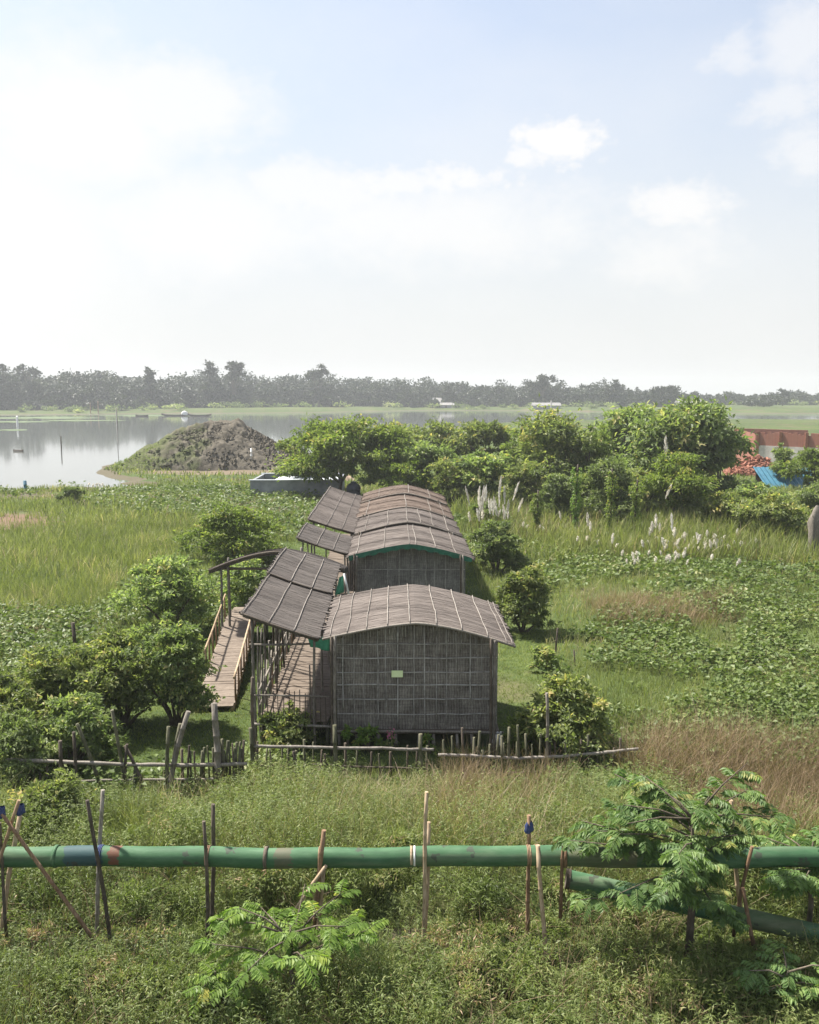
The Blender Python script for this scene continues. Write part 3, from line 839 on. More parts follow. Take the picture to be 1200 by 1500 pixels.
# ------------------------------------------------------------------ pipes and their poles
PY, PZ, PR = 12.2, 1.40, .143
pp = thing('green_pipe', 'long weathered green pipe carried level on bamboo poles', 'pipe', (0, PY, PZ))
m = MB(); pts = []; 
for i in range(61):
    x = -9.5 + 20 * i / 60
    pts.append((x, PY + .015 * math.sin(x * 1.3), PZ + .012 * math.sin(x * .9) + .010 * math.sin(x * 3.7)))
m.tube(pts, PR, 28); m.build('pipe_body', M['pipe_paint'], pp)
for u, wid, mt in ((83, .05, 'pipe_paint'), (390, .05, 'bamboo_dark'), (826, .05, 'bamboo_brown'), (6, .06, 'pipe_paint')):
    x = at(u, 1255, PY).x; m = MB(); m.tube([(x - wid / 2, PY, PZ + .012 * math.sin(x * .9)), (x + wid / 2, PY, PZ + .012 * math.sin(x * .9))], PR + .016, 28); m.build('collar', M[mt], pp)
for u in (305, 470, 622, 774, 787, 148):
    x = at(u, 1255, PY).x
    for dx in (-.02, .0, .022):
        m = MB(); zc = PZ + .012 * math.sin(x * .9) + .010 * math.sin(x * 3.7); m.tube([(x + dx - .007, PY + .015 * math.sin(x * 1.3), zc), (x + dx + .007, PY + .015 * math.sin(x * 1.3), zc)], PR + .01, 24); m.build('rope_tie', M['bamboo_brown' if u != 148 else 'cloth_blue'], pp)
x = at(604, 1255, PY).x
m = MB(); m.tube([(x - .03, PY, PZ + .01), (x + .005, PY, PZ + .01)], PR + .003, 28); m.build('paint_band', M['bamboo_tan'], pp)
m = MB(); m.tube([(x + .02, PY, PZ + .01), (x + .045, PY, PZ + .01)], PR + .003, 28); m.build('paint_band', M['white_paint'], pp)
A = at(830, 1287, 12.45); B = at(1200, 1368, 11.85); C_ = B + (B - A) * .8
p2 = thing('green_pipe', 'open-ended green pipe sloping down to the ground under the long pipe', 'pipe', A)
m = MB(); ptsA = [A + (C_ - A) * i / 24 for i in range(25)]
m.tube(ptsA, .134, 28, caps=False); m.tube(list(ptsA), .122, 28, caps=False)
# end ring
d_ = (C_ - A).normalized(); 
m.build('pipe_body', M['pipe_paint'], p2)
m = MB(); m.tube([A - d_ * .01, A + d_ * .05], .146, 28, caps=False); m.tube([A - d_ * .01, A + d_ * .05], .12, 28, caps=False)
b0 = len(m.v) - 56 - 56
nn_ = 28
m.f += [(b0 + k, b0 + (k + 1) % nn_, b0 + 56 + (k + 1) % nn_, b0 + 56 + k) for k in range(nn_)]; m.sm += [False] * nn_
m.build('flange', M['bamboo_dark'], p2)
jp = A + (B - A) * .63
m = MB(); m.tube([jp - d_ * .02, jp + d_ * .02], .144, 28); m.build('collar', M['pipe_paint'], p2)
POLES = [
    ((28, 1172), (-22, 1330), 12.0, 12.1, .03, 'bamboo_brown', 'brown pole crossing the long diagonal pole at the left picture edge'),
    ((3, 1192), (146, 1392), 11.95, 12.0, .03, 'bamboo_brown', 'long diagonal brown pole leaning against the pipe left end'),
    ((30, 1190), (3, 1368), 12.45, 12.3, .04, 'bamboo_tan', 'pale upright pole behind the pipe left end'),
    ((0, 1205), (8, 1345), 12.0, 12.05, .025, 'bamboo_dark', 'thin dark upright pole at the very left end'),
    ((128, 1172), (160, 1372), 12.0, 12.05, .033, 'bamboo_dark', 'dark leaning pole in front of the blue patch on the pipe'),
    ((151, 1157), (144, 1398), 12.42, 12.3, .035, 'bamboo_grey', 'tall grey pole behind the pipe beside the blue patch'),
    ((299, 1203), (303, 1362), 12.02, 12.05, .03, 'bamboo_dark', 'shorter dark pole of the upright pair'),
    ((312, 1178), (308, 1375), 12.42, 12.35, .035, 'bamboo_dark', 'taller dark pole of the upright pair'),
    ((475, 1216), (463, 1350), 12.0, 12.1, .037, 'bamboo_brown', 'brown upright pole in front of the pipe above the lime sapling'),
    ((478, 1268), (424, 1348), 11.95, 11.85, .03, 'bamboo_tan', 'short pole slanting down left from under the pipe'),
    ((474, 1275), (462, 1425), 12.15, 12.0, .037, 'bamboo_tan', 'tan prop standing under the pipe behind the lime sapling'),
    ((625, 1160), (621, 1405), 12.0, 12.05, .03, 'bamboo_tan', 'tallest pale pole at the middle of the pipe'),
    ((628, 1204), (618, 1418), 12.42, 12.1, .035, 'bamboo_tan', 'thicker pole paired with the tallest middle pole'),
    ((775, 1194), (773, 1352), 12.42, 12.4, .033, 'bamboo_brown', 'blue-tied pole behind the pipe'),
    ((788, 1238), (806, 1432), 11.98, 11.75, .036, 'bamboo_tan', 'tan pole leaning on the pipe right of the blue-tied pole'),
    ((826, 1228), (822, 1318), 12.0, 12.1, .028, 'bamboo_brown', 'short brown stake at the open end of the lower pipe'),
    ((1071, 1172), (1082, 1300), 12.45, 12.4, .035, 'bamboo_tan', 'tan pole rising behind the pipe right of the feathery tree'),
    ((1102, 1240), (1080, 1345), 12.0, 12.1, .03, 'bamboo_brown', 'brown pole crossing the pipe right of the feathery tree'),
    ((1088, 1300), (1102, 1372), 11.85, 11.8, .033, 'bamboo_brown', 'short stake holding the sloping lower pipe'),
]
for i, (t_, b_, yt, yb, r, mt, lab) in enumerate(POLES):
    pt = at(*t_, yt); pb = at(*b_, yb); d = (pb - pt).normalized(); pb = pb + d * .3
    m = MB(); m.bamboo(pb, pt, r, .012, 8, .3, .85, i + 3)
    tag(m.build('bamboo_pole', M[mt], None, pb), lab, 'pole', 'bamboo poles propping the pipe')
def rag(u, v, Y, w, h, lab, seed):
    rr = random.Random(seed); c = at(u, v, Y); m = MB()
    n = 12
    for lay in range(3):
        prof = [(w * .35, h * .5), (w * .5, h * .25), (w * (.42 + .1 * rr.random()), 0), (w * .55, -h * .3), (w * .3, -h * .5)]
        vs = []; 
        for r_, z in prof:
            for k_ in range(n):
                a_ = 2 * math.pi * k_ / n; rr_ = r_ * (1 + .25 * math.sin(a_ * 3 + lay * 2 + z * 9))
                vs.append((c.x + rr_ * math.cos(a_) + lay * w * .12, c.y + rr_ * math.sin(a_) * .8, c.z + z + lay * .02))
        fs = [(q * n + k_, q * n + (k_ + 1) % n, (q + 1) * n + (k_ + 1) % n, (q + 1) * n + k_) for q in range(len(prof) - 1) for k_ in range(n)]
        m.add(vs, fs, True)
    tag(m.build('rag', M['cloth_blue'], None, c), lab, 'rag', 'blue rags knotted on the poles')
rag(774, 1214, 12.42, .10, .15, 'blue rag knotted on the pole near the lower pipe end', 1)
rag(28, 1188, 12.1, .12, .13, 'blue rag knotted on the crossed poles at left', 2)
rag(1, 1192, 11.98, .1, .14, 'blue rag at the head of the long diagonal pole', 3)

# ------------------------------------------------------------------ fences
def fence(label, base_uv, rails, posts, pickets, Yf):
    u0, v0 = base_uv
    b = g(u0, v0); root = thing('stake_fence', label, 'fence', (b.x, b.y, 0), 'rough bamboo stake fences')
    for (pts, r, mt) in rails:
        m = MB(); P3 = [at(u, v, Yf) for u, v in pts]
        q = []
        for i in range(len(P3) - 1):
            for k_ in range(6): q.append(P3[i].lerp(P3[i + 1], k_ / 6) + Vector((0, 0, random.uniform(-.006, .006))))
        q.append(P3[-1]); m.tube(q, [r * (1 + .12 * math.sin(i * 2.3)) for i in range(len(q))], 7); m.build('rail', M[mt], root)
    for (t_, b_, r, mt) in posts:
        pt = at(*t_, Yf + random.uniform(-.06, .08)); pb = at(*b_, Yf + random.uniform(-.05, .05))
        pb = pb + (pb - pt).normalized() * .3
        m = MB(); m.bamboo(pb, pt, r, .025, 7); m.build('post', M[mt], root)
    for (ua, ub, n, vt, vb, jit) in pickets:
        for i in range(n):
            u = ua + (ub - ua) * (i + random.uniform(-.2, .2)) / max(1, n - 1)
            pt = at(u + random.uniform(-3, 3), vt + random.uniform(-jit, jit), Yf + .08); pb = at(u, vb, Yf + .08)
            m = MB(); m.bamboo(pb - Vector((0, 0, .2)), pt, random.uniform(.018, .034), .015, 6); m.build('picket', M[random.choice(['mossy_post', 'bamboo_dark', 'mossy_post'])], root)
fence('left stake fence with a long pale rail before the lawn', (180, 1160),
      [([(8, 1113), (95, 1116), (190, 1120), (280, 1121), (362, 1119)], .04, 'bamboo_grey'), ([(65, 1146), (150, 1143), (240, 1142), (330, 1141)], .026, 'bamboo_grey'), ([(60, 1172), (130, 1170), (190, 1166)], .02, 'bamboo_dark')],
      [((88, 1085), (86, 1180), .045, 'bamboo_dark'), ((108, 1072), (112, 1170), .04, 'bamboo_dark'), ((113, 1060), (140, 1135), .04, 'mossy_post'), ((164, 1040), (182, 1168), .04, 'mossy_post'), ((186, 1090), (186, 1165), .035, 'bamboo_dark'),
       ((183, 1092), (215, 1165), .04, 'bamboo_dark'), ((199, 1125), (197, 1168), .05, 'mossy_post'), ((247, 1064), (248, 1165), .045, 'mossy_post'), ((276, 1042), (246, 1172), .06, 'bamboo_grey'), ((264, 1060), (252, 1165), .045, 'mossy_post'),
       ((314, 1030), (318, 1125), .075, 'bamboo_grey'), ((70, 1115), (68, 1175), .03, 'bamboo_dark')],
      [(268, 350, 14, 1098, 1135, 7), (322, 356, 8, 1086, 1122, 4), (50, 80, 4, 1128, 1170, 8)], 17.25)
fence('middle stake fence with a crooked rail below the nearest hut', (500, 1140),
      [([(366, 1093), (430, 1094), (500, 1096), (560, 1096), (600, 1098), (636, 1098)], .034, 'batten'), ([(380, 1122), (460, 1120), (540, 1124), (630, 1126)], .022, 'bamboo_dark')],
      [((370, 992), (377, 1120), .04, 'bamboo_dark'), ((367, 1066), (369, 1118), .05, 'mossy_post'), ((490, 1062), (494, 1140), .05, 'mossy_post'), ((616, 1075), (620, 1142), .05, 'mossy_post'), ((626, 1092), (627, 1138), .03, 'mossy_post'), ((430, 1100), (432, 1135), .04, 'bamboo_dark')],
      [(376, 470, 9, 1092, 1128, 10), (475, 610, 9, 1100, 1132, 12)], 17.95)
fence('right stake fence with a sagging pale rail in front of the bush', (800, 1140),
      [([(642, 1106), (690, 1107), (760, 1111), (820, 1108), (880, 1103), (936, 1097)], .034, 'batten'), ([(690, 1134), (760, 1132), (840, 1128), (900, 1122)], .024, 'bamboo_dark')],
      [((801, 1015), (799, 1140), .038, 'bamboo_grey'), ((746, 1065), (748, 1135), .035, 'mossy_post'), ((735, 1078), (734, 1135), .03, 'mossy_post'), ((707, 1098), (708, 1140), .04, 'mossy_post'), ((758, 1062), (757, 1130), .03, 'mossy_post')],
      [(650, 730, 7, 1078, 1130, 12), (735, 800, 8, 1085, 1130, 14), (805, 920, 11, 1090, 1128, 14)], 17.95)
# lone stakes in the fields
for i, (t_, b_, r, mt, lab) in enumerate([((107, 912), (112, 960), .07, 'bamboo_dark', 'dark stake standing among the left bushes'), ((0, 990), (12, 1080), .06, 'bamboo_dark', 'grey stake at the left edge beside the bushes'),
        ((817, 920), (814, 965), .035, 'bamboo_dark', 'thin dark stake in the grass right of the hut'), ((841, 952), (843, 975), .03, 'bamboo_dark', 'short thin stake above the right bush')]):
    pb = g(*b_); pt = at(*t_, pb.y); m = MB(); m.bamboo(pb - Vector((0, 0, .3)), pt, r, .02, 7, .4, .8, i)
    tag(m.build('stake', M[mt], None, pb), lab, 'stake')

# ------------------------------------------------------------------ shrubs and trees
def crown_arrays(lobes, n, L, W, rng, clump=.22, outward=.7, droop=.25, nclump=None, stick=0.0):
    lobes = np.array(lobes, float)
    area = (lobes[:, 3] * lobes[:, 4] + lobes[:, 5] * lobes[:, 3])
    K = nclump or max(16, n // 48)
    li = rng.choice(len(lobes), K, p=area / area.sum())
    d = rng.normal(size=(K, 3)); d /= np.linalg.norm(d, axis=1, keepdims=True)
    low = d[:, 2] < -.35; d[low, 2] *= -.6
    rad = 1.06 - np.abs(rng.normal(size=K)) * (.3 if stick else .2)
    rad = np.clip(rad, .25, 1.1) + (rng.random(K) < stick) * rng.uniform(.05, .42, K)
    R = lobes[li, 3:6]
    cc = lobes[li, :3] + d * R * rad[:, None]
    cs = rng.uniform(.55, 1.5, K) * clump * R.mean(1)
    ctint = rng.normal(size=K) * .17
    ci = rng.integers(0, K, n)
    P = cc[ci] + rng.normal(size=(n, 3)) * cs[ci][:, None] * np.array([1, 1, .42])
    out = d[ci] * outward + rng.normal(size=(n, 3)) * .6 + np.array([0, 0, -droop])
    up = d[ci] * .45 + rng.normal(size=(n, 3)) * .4 + np.array([0, 0, .9])
    l = 1.25 * L * rng.uniform(.6, 1.3, n); w = 1.25 * W * rng.uniform(.7, 1.25, n)
    t = np.clip(.5 + ctint[ci] + rng.normal(size=n) * .16, 0, 1)
    return leaf_arrays(P, out, l, w, t, up)

def plant(name, label, cat, u, vb, vt, wpx, mat, n, L, W, seed, kind='bush', group=None, Y=None, zb=None, trunk_frac=.3, lobes_n=13, clump=.22, droop=.25, trunkm='bark'):
    rng = np.random.default_rng(seed); rr = random.Random(seed)
    if n > 900: n = int(n * 1.45)
    b = g(u, vb) if Y is None else Vector((at(u, vb, Y).x, Y, 0))
    z0 = gz(b.x, b.y)
    H = at(u, vt, b.y).z - z0
    R = wpx / 2 * depth_scale(b.y) * ((1.0 if u < 520 else 1.1) if 60 < b.y < 100 and u < 900 else 1.0)
    root = thing(name, label, cat, (b.x, b.y, z0), group)
    lobes = []
    tf = trunk_frac if kind == 'tree' else .0
    cz = H * (tf + (1 - tf) * .5); rz = H * (1 - tf) * .5
    for i in range(lobes_n):
        a = rr.uniform(0, 6.28); q = math.sqrt(rr.random()) * .78
        s = rr.uniform(.26, .48)
        zf = -.75 + 1.3 * (i + rr.random()) / lobes_n if kind == 'bush' else rr.uniform(-.8, .6)
        sh = 1 - .45 * max(0, zf)
        if kind == 'bush': q = .25 + .45 * rr.random(); a = i * 2.4 + rr.uniform(-.5, .5)
        lobes.append((R * q * math.cos(a) * sh, R * q * math.sin(a) * sh, cz + rz * zf, R * s, R * s, max(rz * s * .95, .12)))
    lobes.append((R * rr.uniform(-.15, .15), 0, H - rz * .42, R * .42, R * .42, rz * .42))
    if kind == 'umbrella':
        lobes = [(R * .55 * math.cos(a_), R * .5 * math.sin(a_), H * rr.uniform(.78, .9), R * .5, R * .5, H * .1) for a_ in np.linspace(0, 5.3, 6)]
    V, T = crown_arrays(lobes, n, L, W, rng, clump, droop=droop, stick=.24 if b.y < 120 else 0)
    keep = np.repeat((V[:, 2].reshape(-1, 4).min(1) > -.05), 4)
    V, T = V[keep], T[keep]
    link('crown' if kind != 'bush' else 'foliage', leaf_mesh('foliage', V, T), M[mat], root)
    m = MB(); tr = max(.03, H * .022) if kind == 'bush' else max(.05, H * .026)
    o = Vector((b.x, b.y, z0))
    if kind == 'bush':
        for lb in lobes[:6]:
            p_ = Vector(lb[:3])
            m.tube([o + Vector((rr.uniform(-.1, .1), rr.uniform(-.1, .1), -.1)), o + Vector((p_.x * .45, p_.y * .45, p_.z * .6)), o + Vector((p_.x, p_.y, p_.z + lb[5] * .3))], [tr, tr * .7, tr * .25], 6)
        m.build('stem', M[trunkm], root)
    else:
        top = Vector((rr.uniform(-.1, .1) * R, 0, H * .85)); fork = Vector((top.x * .4, rr.uniform(-.05, .05) * R, H * max(tf, .2) * .9))
        m.tube([o + Vector((0, 0, -.2)), o + fork * .5 + Vector((rr.uniform(-.05, .05), 0, 0)), o + fork, o + fork.lerp(top, .5), o + top], [tr * 1.3, tr, tr * .85, tr * .5, tr * .15], 7)
        for lb in lobes[:7]:
            p_ = Vector(lb[:3]); q_ = fork.lerp(p_, .55) + Vector((0, 0, .06 * H))
            m.tube([o + fork, o + q_, o + p_ + Vector((0, 0, lb[5] * .2))], [tr * .6, tr * .38, tr * .12], 6)
        m.build('trunk', M[trunkm], root)
    return root

LB = 'shrubs growing left of the ramp'
plant('shrub', 'dark dense shrub pressed against the ramp rail', 'shrub', 258, 1062, 905, 125, 'leaf_dark', 5200, .11, .055, 101, group=LB)
plant('shrub', 'spreading dark shrub between the ramp shrub and the grey stake', 'shrub', 185, 1060, 918, 150, 'leaf_mid', 5600, .11, .055, 102, group=LB)
plant('shrub', 'pale grey-green shrub left of the standing dark stake', 'shrub', 88, 1072, 940, 150, 'leaf_mid', 5200, .105, .05, 103, group=LB)
plant('shrub', 'bushy green shrub cut by the left picture edge', 'shrub', 2, 1105, 975, 140, 'leaf_mid', 4600, .105, .05, 104, group=LB)
plant('shrub', 'shaded shrub just behind the left fence posts', 'shrub', 112, 1118, 1015, 120, 'leaf_dark', 4200, .10, .05, 105, group=LB)
plant('shrub', 'yellowish straggly shrub before the left end of the fence rail', 'shrub', 28, 1150, 1052, 130, 'leaf_olive', 3600, .09, .04, 106, group=LB)
plant('shrub', 'low leafy shrub behind the crossed poles at left', 'shrub', 95, 1215, 1135, 130, 'leaf_mid', 3200, .085, .04, 107, group=LB)
plant('shrub', 'dark rounded shrub left of the entrance canopy posts', 'shrub', 250, 925, 812, 150, 'leaf_dark', 5600, .14, .07, 108, group=LB)
plant('shrub', 'small shrub under the entrance canopy', 'shrub', 362, 900, 815, 90, 'leaf_dark', 3000, .13, .065, 109, group=LB)
plant('shrub', 'broad sunlit shrub behind the entrance canopy', 'shrub', 342, 822, 742, 150, 'leaf_bright', 6000, .16, .08, 110, group=LB)
plant('shrub', 'low shrub beside the front railing of the walkway', 'shrub', 416, 1100, 1040, 95, 'leaf_mid', 3000, .085, .045, 111)
plant('shrub', 'bright seedling in front of the dark gap under the hut', 'shrub', 540, 1100, 1066, 50, 'leaf_lime', 420, .10, .055, 112, lobes_n=4)
plant('shrub', 'thin bright seedling at the hut left corner', 'shrub', 510, 1102, 1064, 22, 'leaf_lime', 160, .10, .05, 113, lobes_n=3)
plant('shrub', 'tiny seedling under the right half of the hut', 'shrub', 628, 1104, 1076, 18, 'leaf_lime', 120, .10, .05, 114, lobes_n=3)
plant('shrub', 'rounded green shrub behind the right fence', 'shrub', 825, 1105, 985, 140, 'leaf_mid', 5600, .10, .055, 115)
plant('shrub', 'small shrub between the hut corner and the right fence post', 'shrub', 762, 1105, 1050, 60, 'leaf_bright', 1700, .095, .05, 116)
plant('shrub', 'thin dark straggling shrub above the rounded right shrub', 'shrub', 797, 985, 944, 62, 'leaf_dark', 1100, .10, .045, 117)
plant('shrub', 'sunlit shrub close to the gap between the first two huts', 'shrub', 767, 925, 828, 95, 'leaf_mid', 5000, .13, .06, 118)
plant('shrub', 'olive shrub right of the second hut roof', 'shrub', 728, 838, 762, 80, 'leaf_olive', 4200, .15, .07, 119)
plant('shrub', 'low olive shrub right of the rear hut roofs', 'shrub', 718, 772, 735, 60, 'leaf_olive', 2200, .18, .08, 120)

TG = 'trees and bushes behind the huts'
plant('tree', 'bright green spreading tree above the concrete tank', 'tree', 498, 728, 613, 135, 'leaf_bright', 9500, .30, .14, 201, 'tree', TG, lobes_n=16, trunk_frac=.16, clump=.3)
plant('tree', 'small bright tree left of the spreading one above the tank', 'tree', 440, 715, 638, 62, 'leaf_bright', 3200, .28, .13, 202, 'tree', TG, trunk_frac=.2, clump=.3)
plant('tree', 'bright bushy tree just right of the black drum', 'tree', 562, 728, 628, 100, 'leaf_bright', 5600, .30, .14, 203, 'tree', TG, trunk_frac=.12, clump=.28)
plant('tree', 'dark tree behind the last hut roof', 'tree', 622, 728, 650, 110, 'leaf_dark', 5200, .30, .15, 204, 'tree', TG, trunk_frac=.05)
plant('tree', 'flat-topped mid green tree behind the dark tree', 'tree', 640, 700, 622, 130, 'leaf_mid', 5600, .38, .18, 205, 'tree', TG, trunk_frac=.1)
plant('tree', 'mid green tree right of the flat-topped tree', 'tree', 712, 706, 617, 100, 'leaf_mid', 5000, .36, .17, 206, 'tree', TG, trunk_frac=.1)
plant('bush', 'dark large-leaved bush speckled with pale leaves', 'bush', 715, 738, 664, 130, 'leaf_dark', 4600, .30, .16, 207, group=TG)
plant('tree', 'layered leafy tree left of the vine-covered posts', 'tree', 805, 735, 606, 110, 'leaf_mid', 7200, .32, .16, 208, 'tree', TG, lobes_n=11, trunk_frac=.1, clump=.3)
plant('tree', 'soft yellow-green tree between the layered tree and the big dark one', 'tree', 862, 735, 622, 80, 'leaf_bright', 5200, .26, .09, 209, 'tree', TG, trunk_frac=.1)
plant('tree', 'wide glossy tree with open top left of the big dark tree', 'tree', 915, 722, 600, 110, 'leaf_dark', 5200, .38, .19, 210, 'tree', TG, lobes_n=9, trunk_frac=.2, clump=.32)
plant('tree', 'biggest dark tree with wide layered boughs', 'tree', 1000, 742, 588, 150, 'leaf_dark', 9800, .36, .18, 211, 'tree', TG, lobes_n=14, trunk_frac=.18, clump=.34)
plant('tree', 'dark lower tree leaning right of the biggest tree', 'tree', 1048, 745, 640, 70, 'leaf_dark', 3600, .30, .15, 212, 'tree', TG, trunk_frac=.08)
plant('tree', 'rounded bright tree in front of the biggest dark tree', 'tree', 985, 772, 664, 115, 'leaf_bright', 8600, .20, .085, 213, 'tree', TG, lobes_n=10, trunk_frac=.25, clump=.28)
plant('bush', 'greyish bush between the vine-covered posts and the bright tree', 'bush', 892, 772, 668, 85, 'leaf_olive', 5600, .18, .085, 214, group=TG)
plant('bush', 'dusky bush behind the tallest vine-covered post', 'bush', 822, 768, 690, 75, 'leaf_olive', 4400, .19, .09, 215, group=TG)
plant('bush', 'low green bush beside the speckled dark bush', 'bush', 772, 748, 676, 70, 'leaf_mid', 3800, .24, .11, 216, group=TG)
plant('bush', 'sunlit low bush in front of the dark tree by the last roof', 'bush', 590, 735, 672, 75, 'leaf_bright', 3200, .26, .12, 231, group=TG)
plant('bush', 'mid green low bush between the last roof and the white plumes', 'bush', 668, 738, 668, 80, 'leaf_mid', 3200, .26, .12, 232, group=TG)
plant('tree', 'light green tree filling the gap behind the layered tree', 'tree', 760, 712, 628, 80, 'leaf_bright', 3600, .3, .14, 233, 'tree', TG, trunk_frac=.05)
plant('tree', 'mid green tree between the bright bushy tree and the flat-topped one', 'tree', 588, 705, 626, 80, 'leaf_mid', 3600, .32, .15, 234, 'tree', TG, trunk_frac=.05)
plant('bush', 'leafy bush at the foot of the soft yellow-green tree', 'bush', 858, 758, 690, 70, 'leaf_mid', 3200, .22, .1, 235, group=TG)
plant('bush', 'bush in shade under the wide glossy tree', 'bush', 940, 752, 680, 80, 'leaf_mid', 3200, .24, .11, 236, group=TG)
RG = 'bushes along the right edge'
plant('bush', 'dark bush below the blue roof', 'bush', 1105, 760, 706, 95, 'leaf_dark', 3800, .22, .11, 221, group=RG)
plant('bush', 'sprawling bright bush near the pale stump', 'bush', 1135, 792, 724, 120, 'leaf_mid', 5200, .19, .09, 222, group=RG)
plant('bush', 'olive bush spreading past the right edge below the blue roof', 'bush', 1205, 770, 705, 100, 'leaf_olive', 4600, .2, .09, 223, group=RG)
plant('tree', 'bright tree before the brick wall at the right edge', 'tree', 1190, 722, 652, 80, 'leaf_bright', 4600, .26, .12, 224, 'tree', RG, trunk_frac=.1)
plant('tree', 'small olive tree in front of the brick heap', 'tree', 1143, 712, 652, 48, 'leaf_olive', 2600, .26, .11, 225, 'tree', RG, trunk_frac=.15)
plant('bush', 'low bush right of the rounded bright tree', 'bush', 1058, 782, 722, 80, 'leaf_mid', 3600, .2, .09, 226, group=RG)
plant('shrub', 'small shrub beside white plumes at the lake edge', 'shrub', 108, 738, 712, 45, 'leaf_olive', 1500, .2, .08, 227)

# vine-covered posts
for i, (u, vb, vt, lab) in enumerate([(843, 786, 684, 'tallest vine-covered post, bright green'), (786, 784, 722, 'shortest vine-covered post, leftmost of them'), (893, 788, 690, 'vine-covered post before the greyish bush'), (930, 790, 706, 'thin vine-covered post just left of the bright tree')]):
    b = g(u, vb); H = at(u, vt, b.y).z; root = thing('vine_post', lab, 'post', (b.x, b.y, 0), 'vine-covered posts')
    m = MB(); m.bamboo((b.x, b.y, -.2), (b.x + .05, b.y, H + .15), .06, .01); m.build('post', M['bamboo_dark'], root)
    n = 900; rng = np.random.default_rng(300 + i); z = rng.random(n) * H; a = rng.random(n) * 6.28; r = (.08 + .2 * rng.random(n)) * (1.0 + .5 * np.sin(z * 4 + i)) * (.6 + .4 * z / H)
    P = np.stack([r * np.cos(a), r * np.sin(a), z], 1); D = np.stack([np.cos(a), np.sin(a), -.6 + 0 * a], 1) + rng.normal(size=(n, 3)) * .4
    V, T = leaf_arrays(P, D, rng.uniform(.10, .18, n), rng.uniform(.07, .12, n), np.clip(rng.normal(size=n) * .2 + .5, 0, 1))
    link('vine', leaf_mesh('vine', V, T), M['leaf_lime' if i == 0 else 'leaf_bright'], root)

# plants with long compound leaves
def pinnate(label, u, vb, Y, H, stems, fronds, flen, mat, seed, spread, n_pair=9, leaflet=.085, lean=0.0):
    rng = np.random.default_rng(seed); rr = random.Random(seed)
    x = at(u, vb, Y).x; z0 = gz(x, Y); o = Vector((x, Y, z0))
    root = thing('sapling' if H < 2 else 'feathery_tree', label, 'sapling' if H < 2 else 'tree', o)
    m = MB(); tips = []
    m.tube([o + Vector((0, 0, -.2)), o + Vector((.02, 0, H * .3)), o + Vector((-.03, .02, H * .55)), o + Vector((0, 0, H * .8))], [.035 * H / 2 + .012, .03 * H / 2 + .008, .022 * H / 2 + .006, .01], 7)
    for s in range(stems):
        a = 2 * math.pi * (s + rr.uniform(-.3, .3)) / stems * 1.0 + s * .9; zz = H * rr.uniform(.32, .78); ln = spread * rr.uniform(.35, 1.0)
        st = o + Vector((0, 0, zz)); e = st + Vector((math.cos(a) * ln + lean * rr.random(), math.sin(a) * ln * .8, ln * rr.uniform(.0, .5)))
        e.z = min(e.z, z0 + H)
        mid = st.lerp(e, .5) + Vector((0, 0, .06))
        m.tube([st, mid, e], [.016, .011, .005], 6); tips += [(st, e, a)]
    tips.append((o + Vector((0, 0, H * .6)), o + Vector((0, 0, H * .82)), 0.0))
    m.build('trunk', M['bark'], root)
    Ps, Ds, Ls, Ws, Ts, Us = [], [], [], [], [], []
    rach = MB()
    for (st, e, a) in tips:
        for f in range(fronds):
            q = rr.uniform(.3, 1.0) ** .7; p = st.lerp(e, q); az = a + rr.uniform(-1.6, 1.6) if (e - st).length > .4 else rr.uniform(0, 6.28)
            L = flen * rr.uniform(.6, 1.15); el = rr.uniform(.0, .6); dr = rr.uniform(.5, 1.0)
            tint0 = rr.gauss(.5, .14); pts = []
            yel = rr.random() < .05
            for k_ in range(n_pair + 1):
                t = k_ / n_pair
                pp_ = p + Vector((math.cos(az), math.sin(az), 0)) * L * t * (1 - .12 * t) + Vector((0, 0, L * (math.sin(el) * t - dr * .5 * t * t)))
                pts.append(pp_)
            rach.tube([pts[0], pts[n_pair // 2], pts[-1]], [.006, .005, .003], 4, False)
            for k_ in range(1, n_pair + 1):
                d = (pts[k_] - pts[k_ - 1]).normalized(); sdv = d.cross(Vector((0, 0, 1))).normalized(); t = k_ / n_pair
                for sg in (-1, 1):
                    dd = sdv * sg * .9 + d * .45 + Vector((0, 0, -.30)) + Vector((rr.uniform(-.15, .15), rr.uniform(-.15, .15), rr.uniform(-.15, .15)))
                    Ps.append((pts[k_] - o)[:]); Ds.append(dd[:]); s_ = leaflet * (.65 + .7 * math.sin(math.pi * (.15 + .75 * t))) * rr.uniform(.85, 1.15)
                    Ls.append(s_); Ws.append(s_ * .42); Ts.append(min(1, max(0, tint0 + rr.gauss(0, .09) + (.45 if yel else 0)))); Us.append((0, 0, 1))
    rach.build('leaf_stalks', M['leaf_bright_stalk'], root)
    V, T = leaf_arrays(np.array(Ps), np.array(Ds), np.array(Ls), np.array(Ws), np.array(Ts), np.array(Us) + RNG.normal(size=(len(Us), 3)) * .25, .1, .2)
    link('leaves', leaf_mesh('leaves', V, T), M[mat], root)
M['leaf_bright_stalk'] = plain_mat('leaf_stalk', (.07, .11, .03), (.12, .16, .05), 8)
pinnate('tall feathery-leaved tree standing in front of the pipe', 1008, 1405, 11.75, 2.85, 36, 11, .36, 'leaf_pinnate', 401, 1.3, 9, .095, -.75)
pinnate('feathery-leaved tree cut by the right edge over the pipe', 1185, 1345, 12.35, 2.05, 16, 11, .40, 'leaf_pinnate', 402, 1.0, 9, .10)
pinnate('lime green sapling with drooping leaves at the bottom, left of centre', 428, 1492, 10.75, 1.42, 12, 8, .38, 'leaf_lime', 403, 1.15, 9, .095)
pinnate('low lime sapling at the bottom left of the larger one', 318, 1500, 10.65, .75, 5, 5, .4, 'leaf_lime', 404, .6, 8, .085)
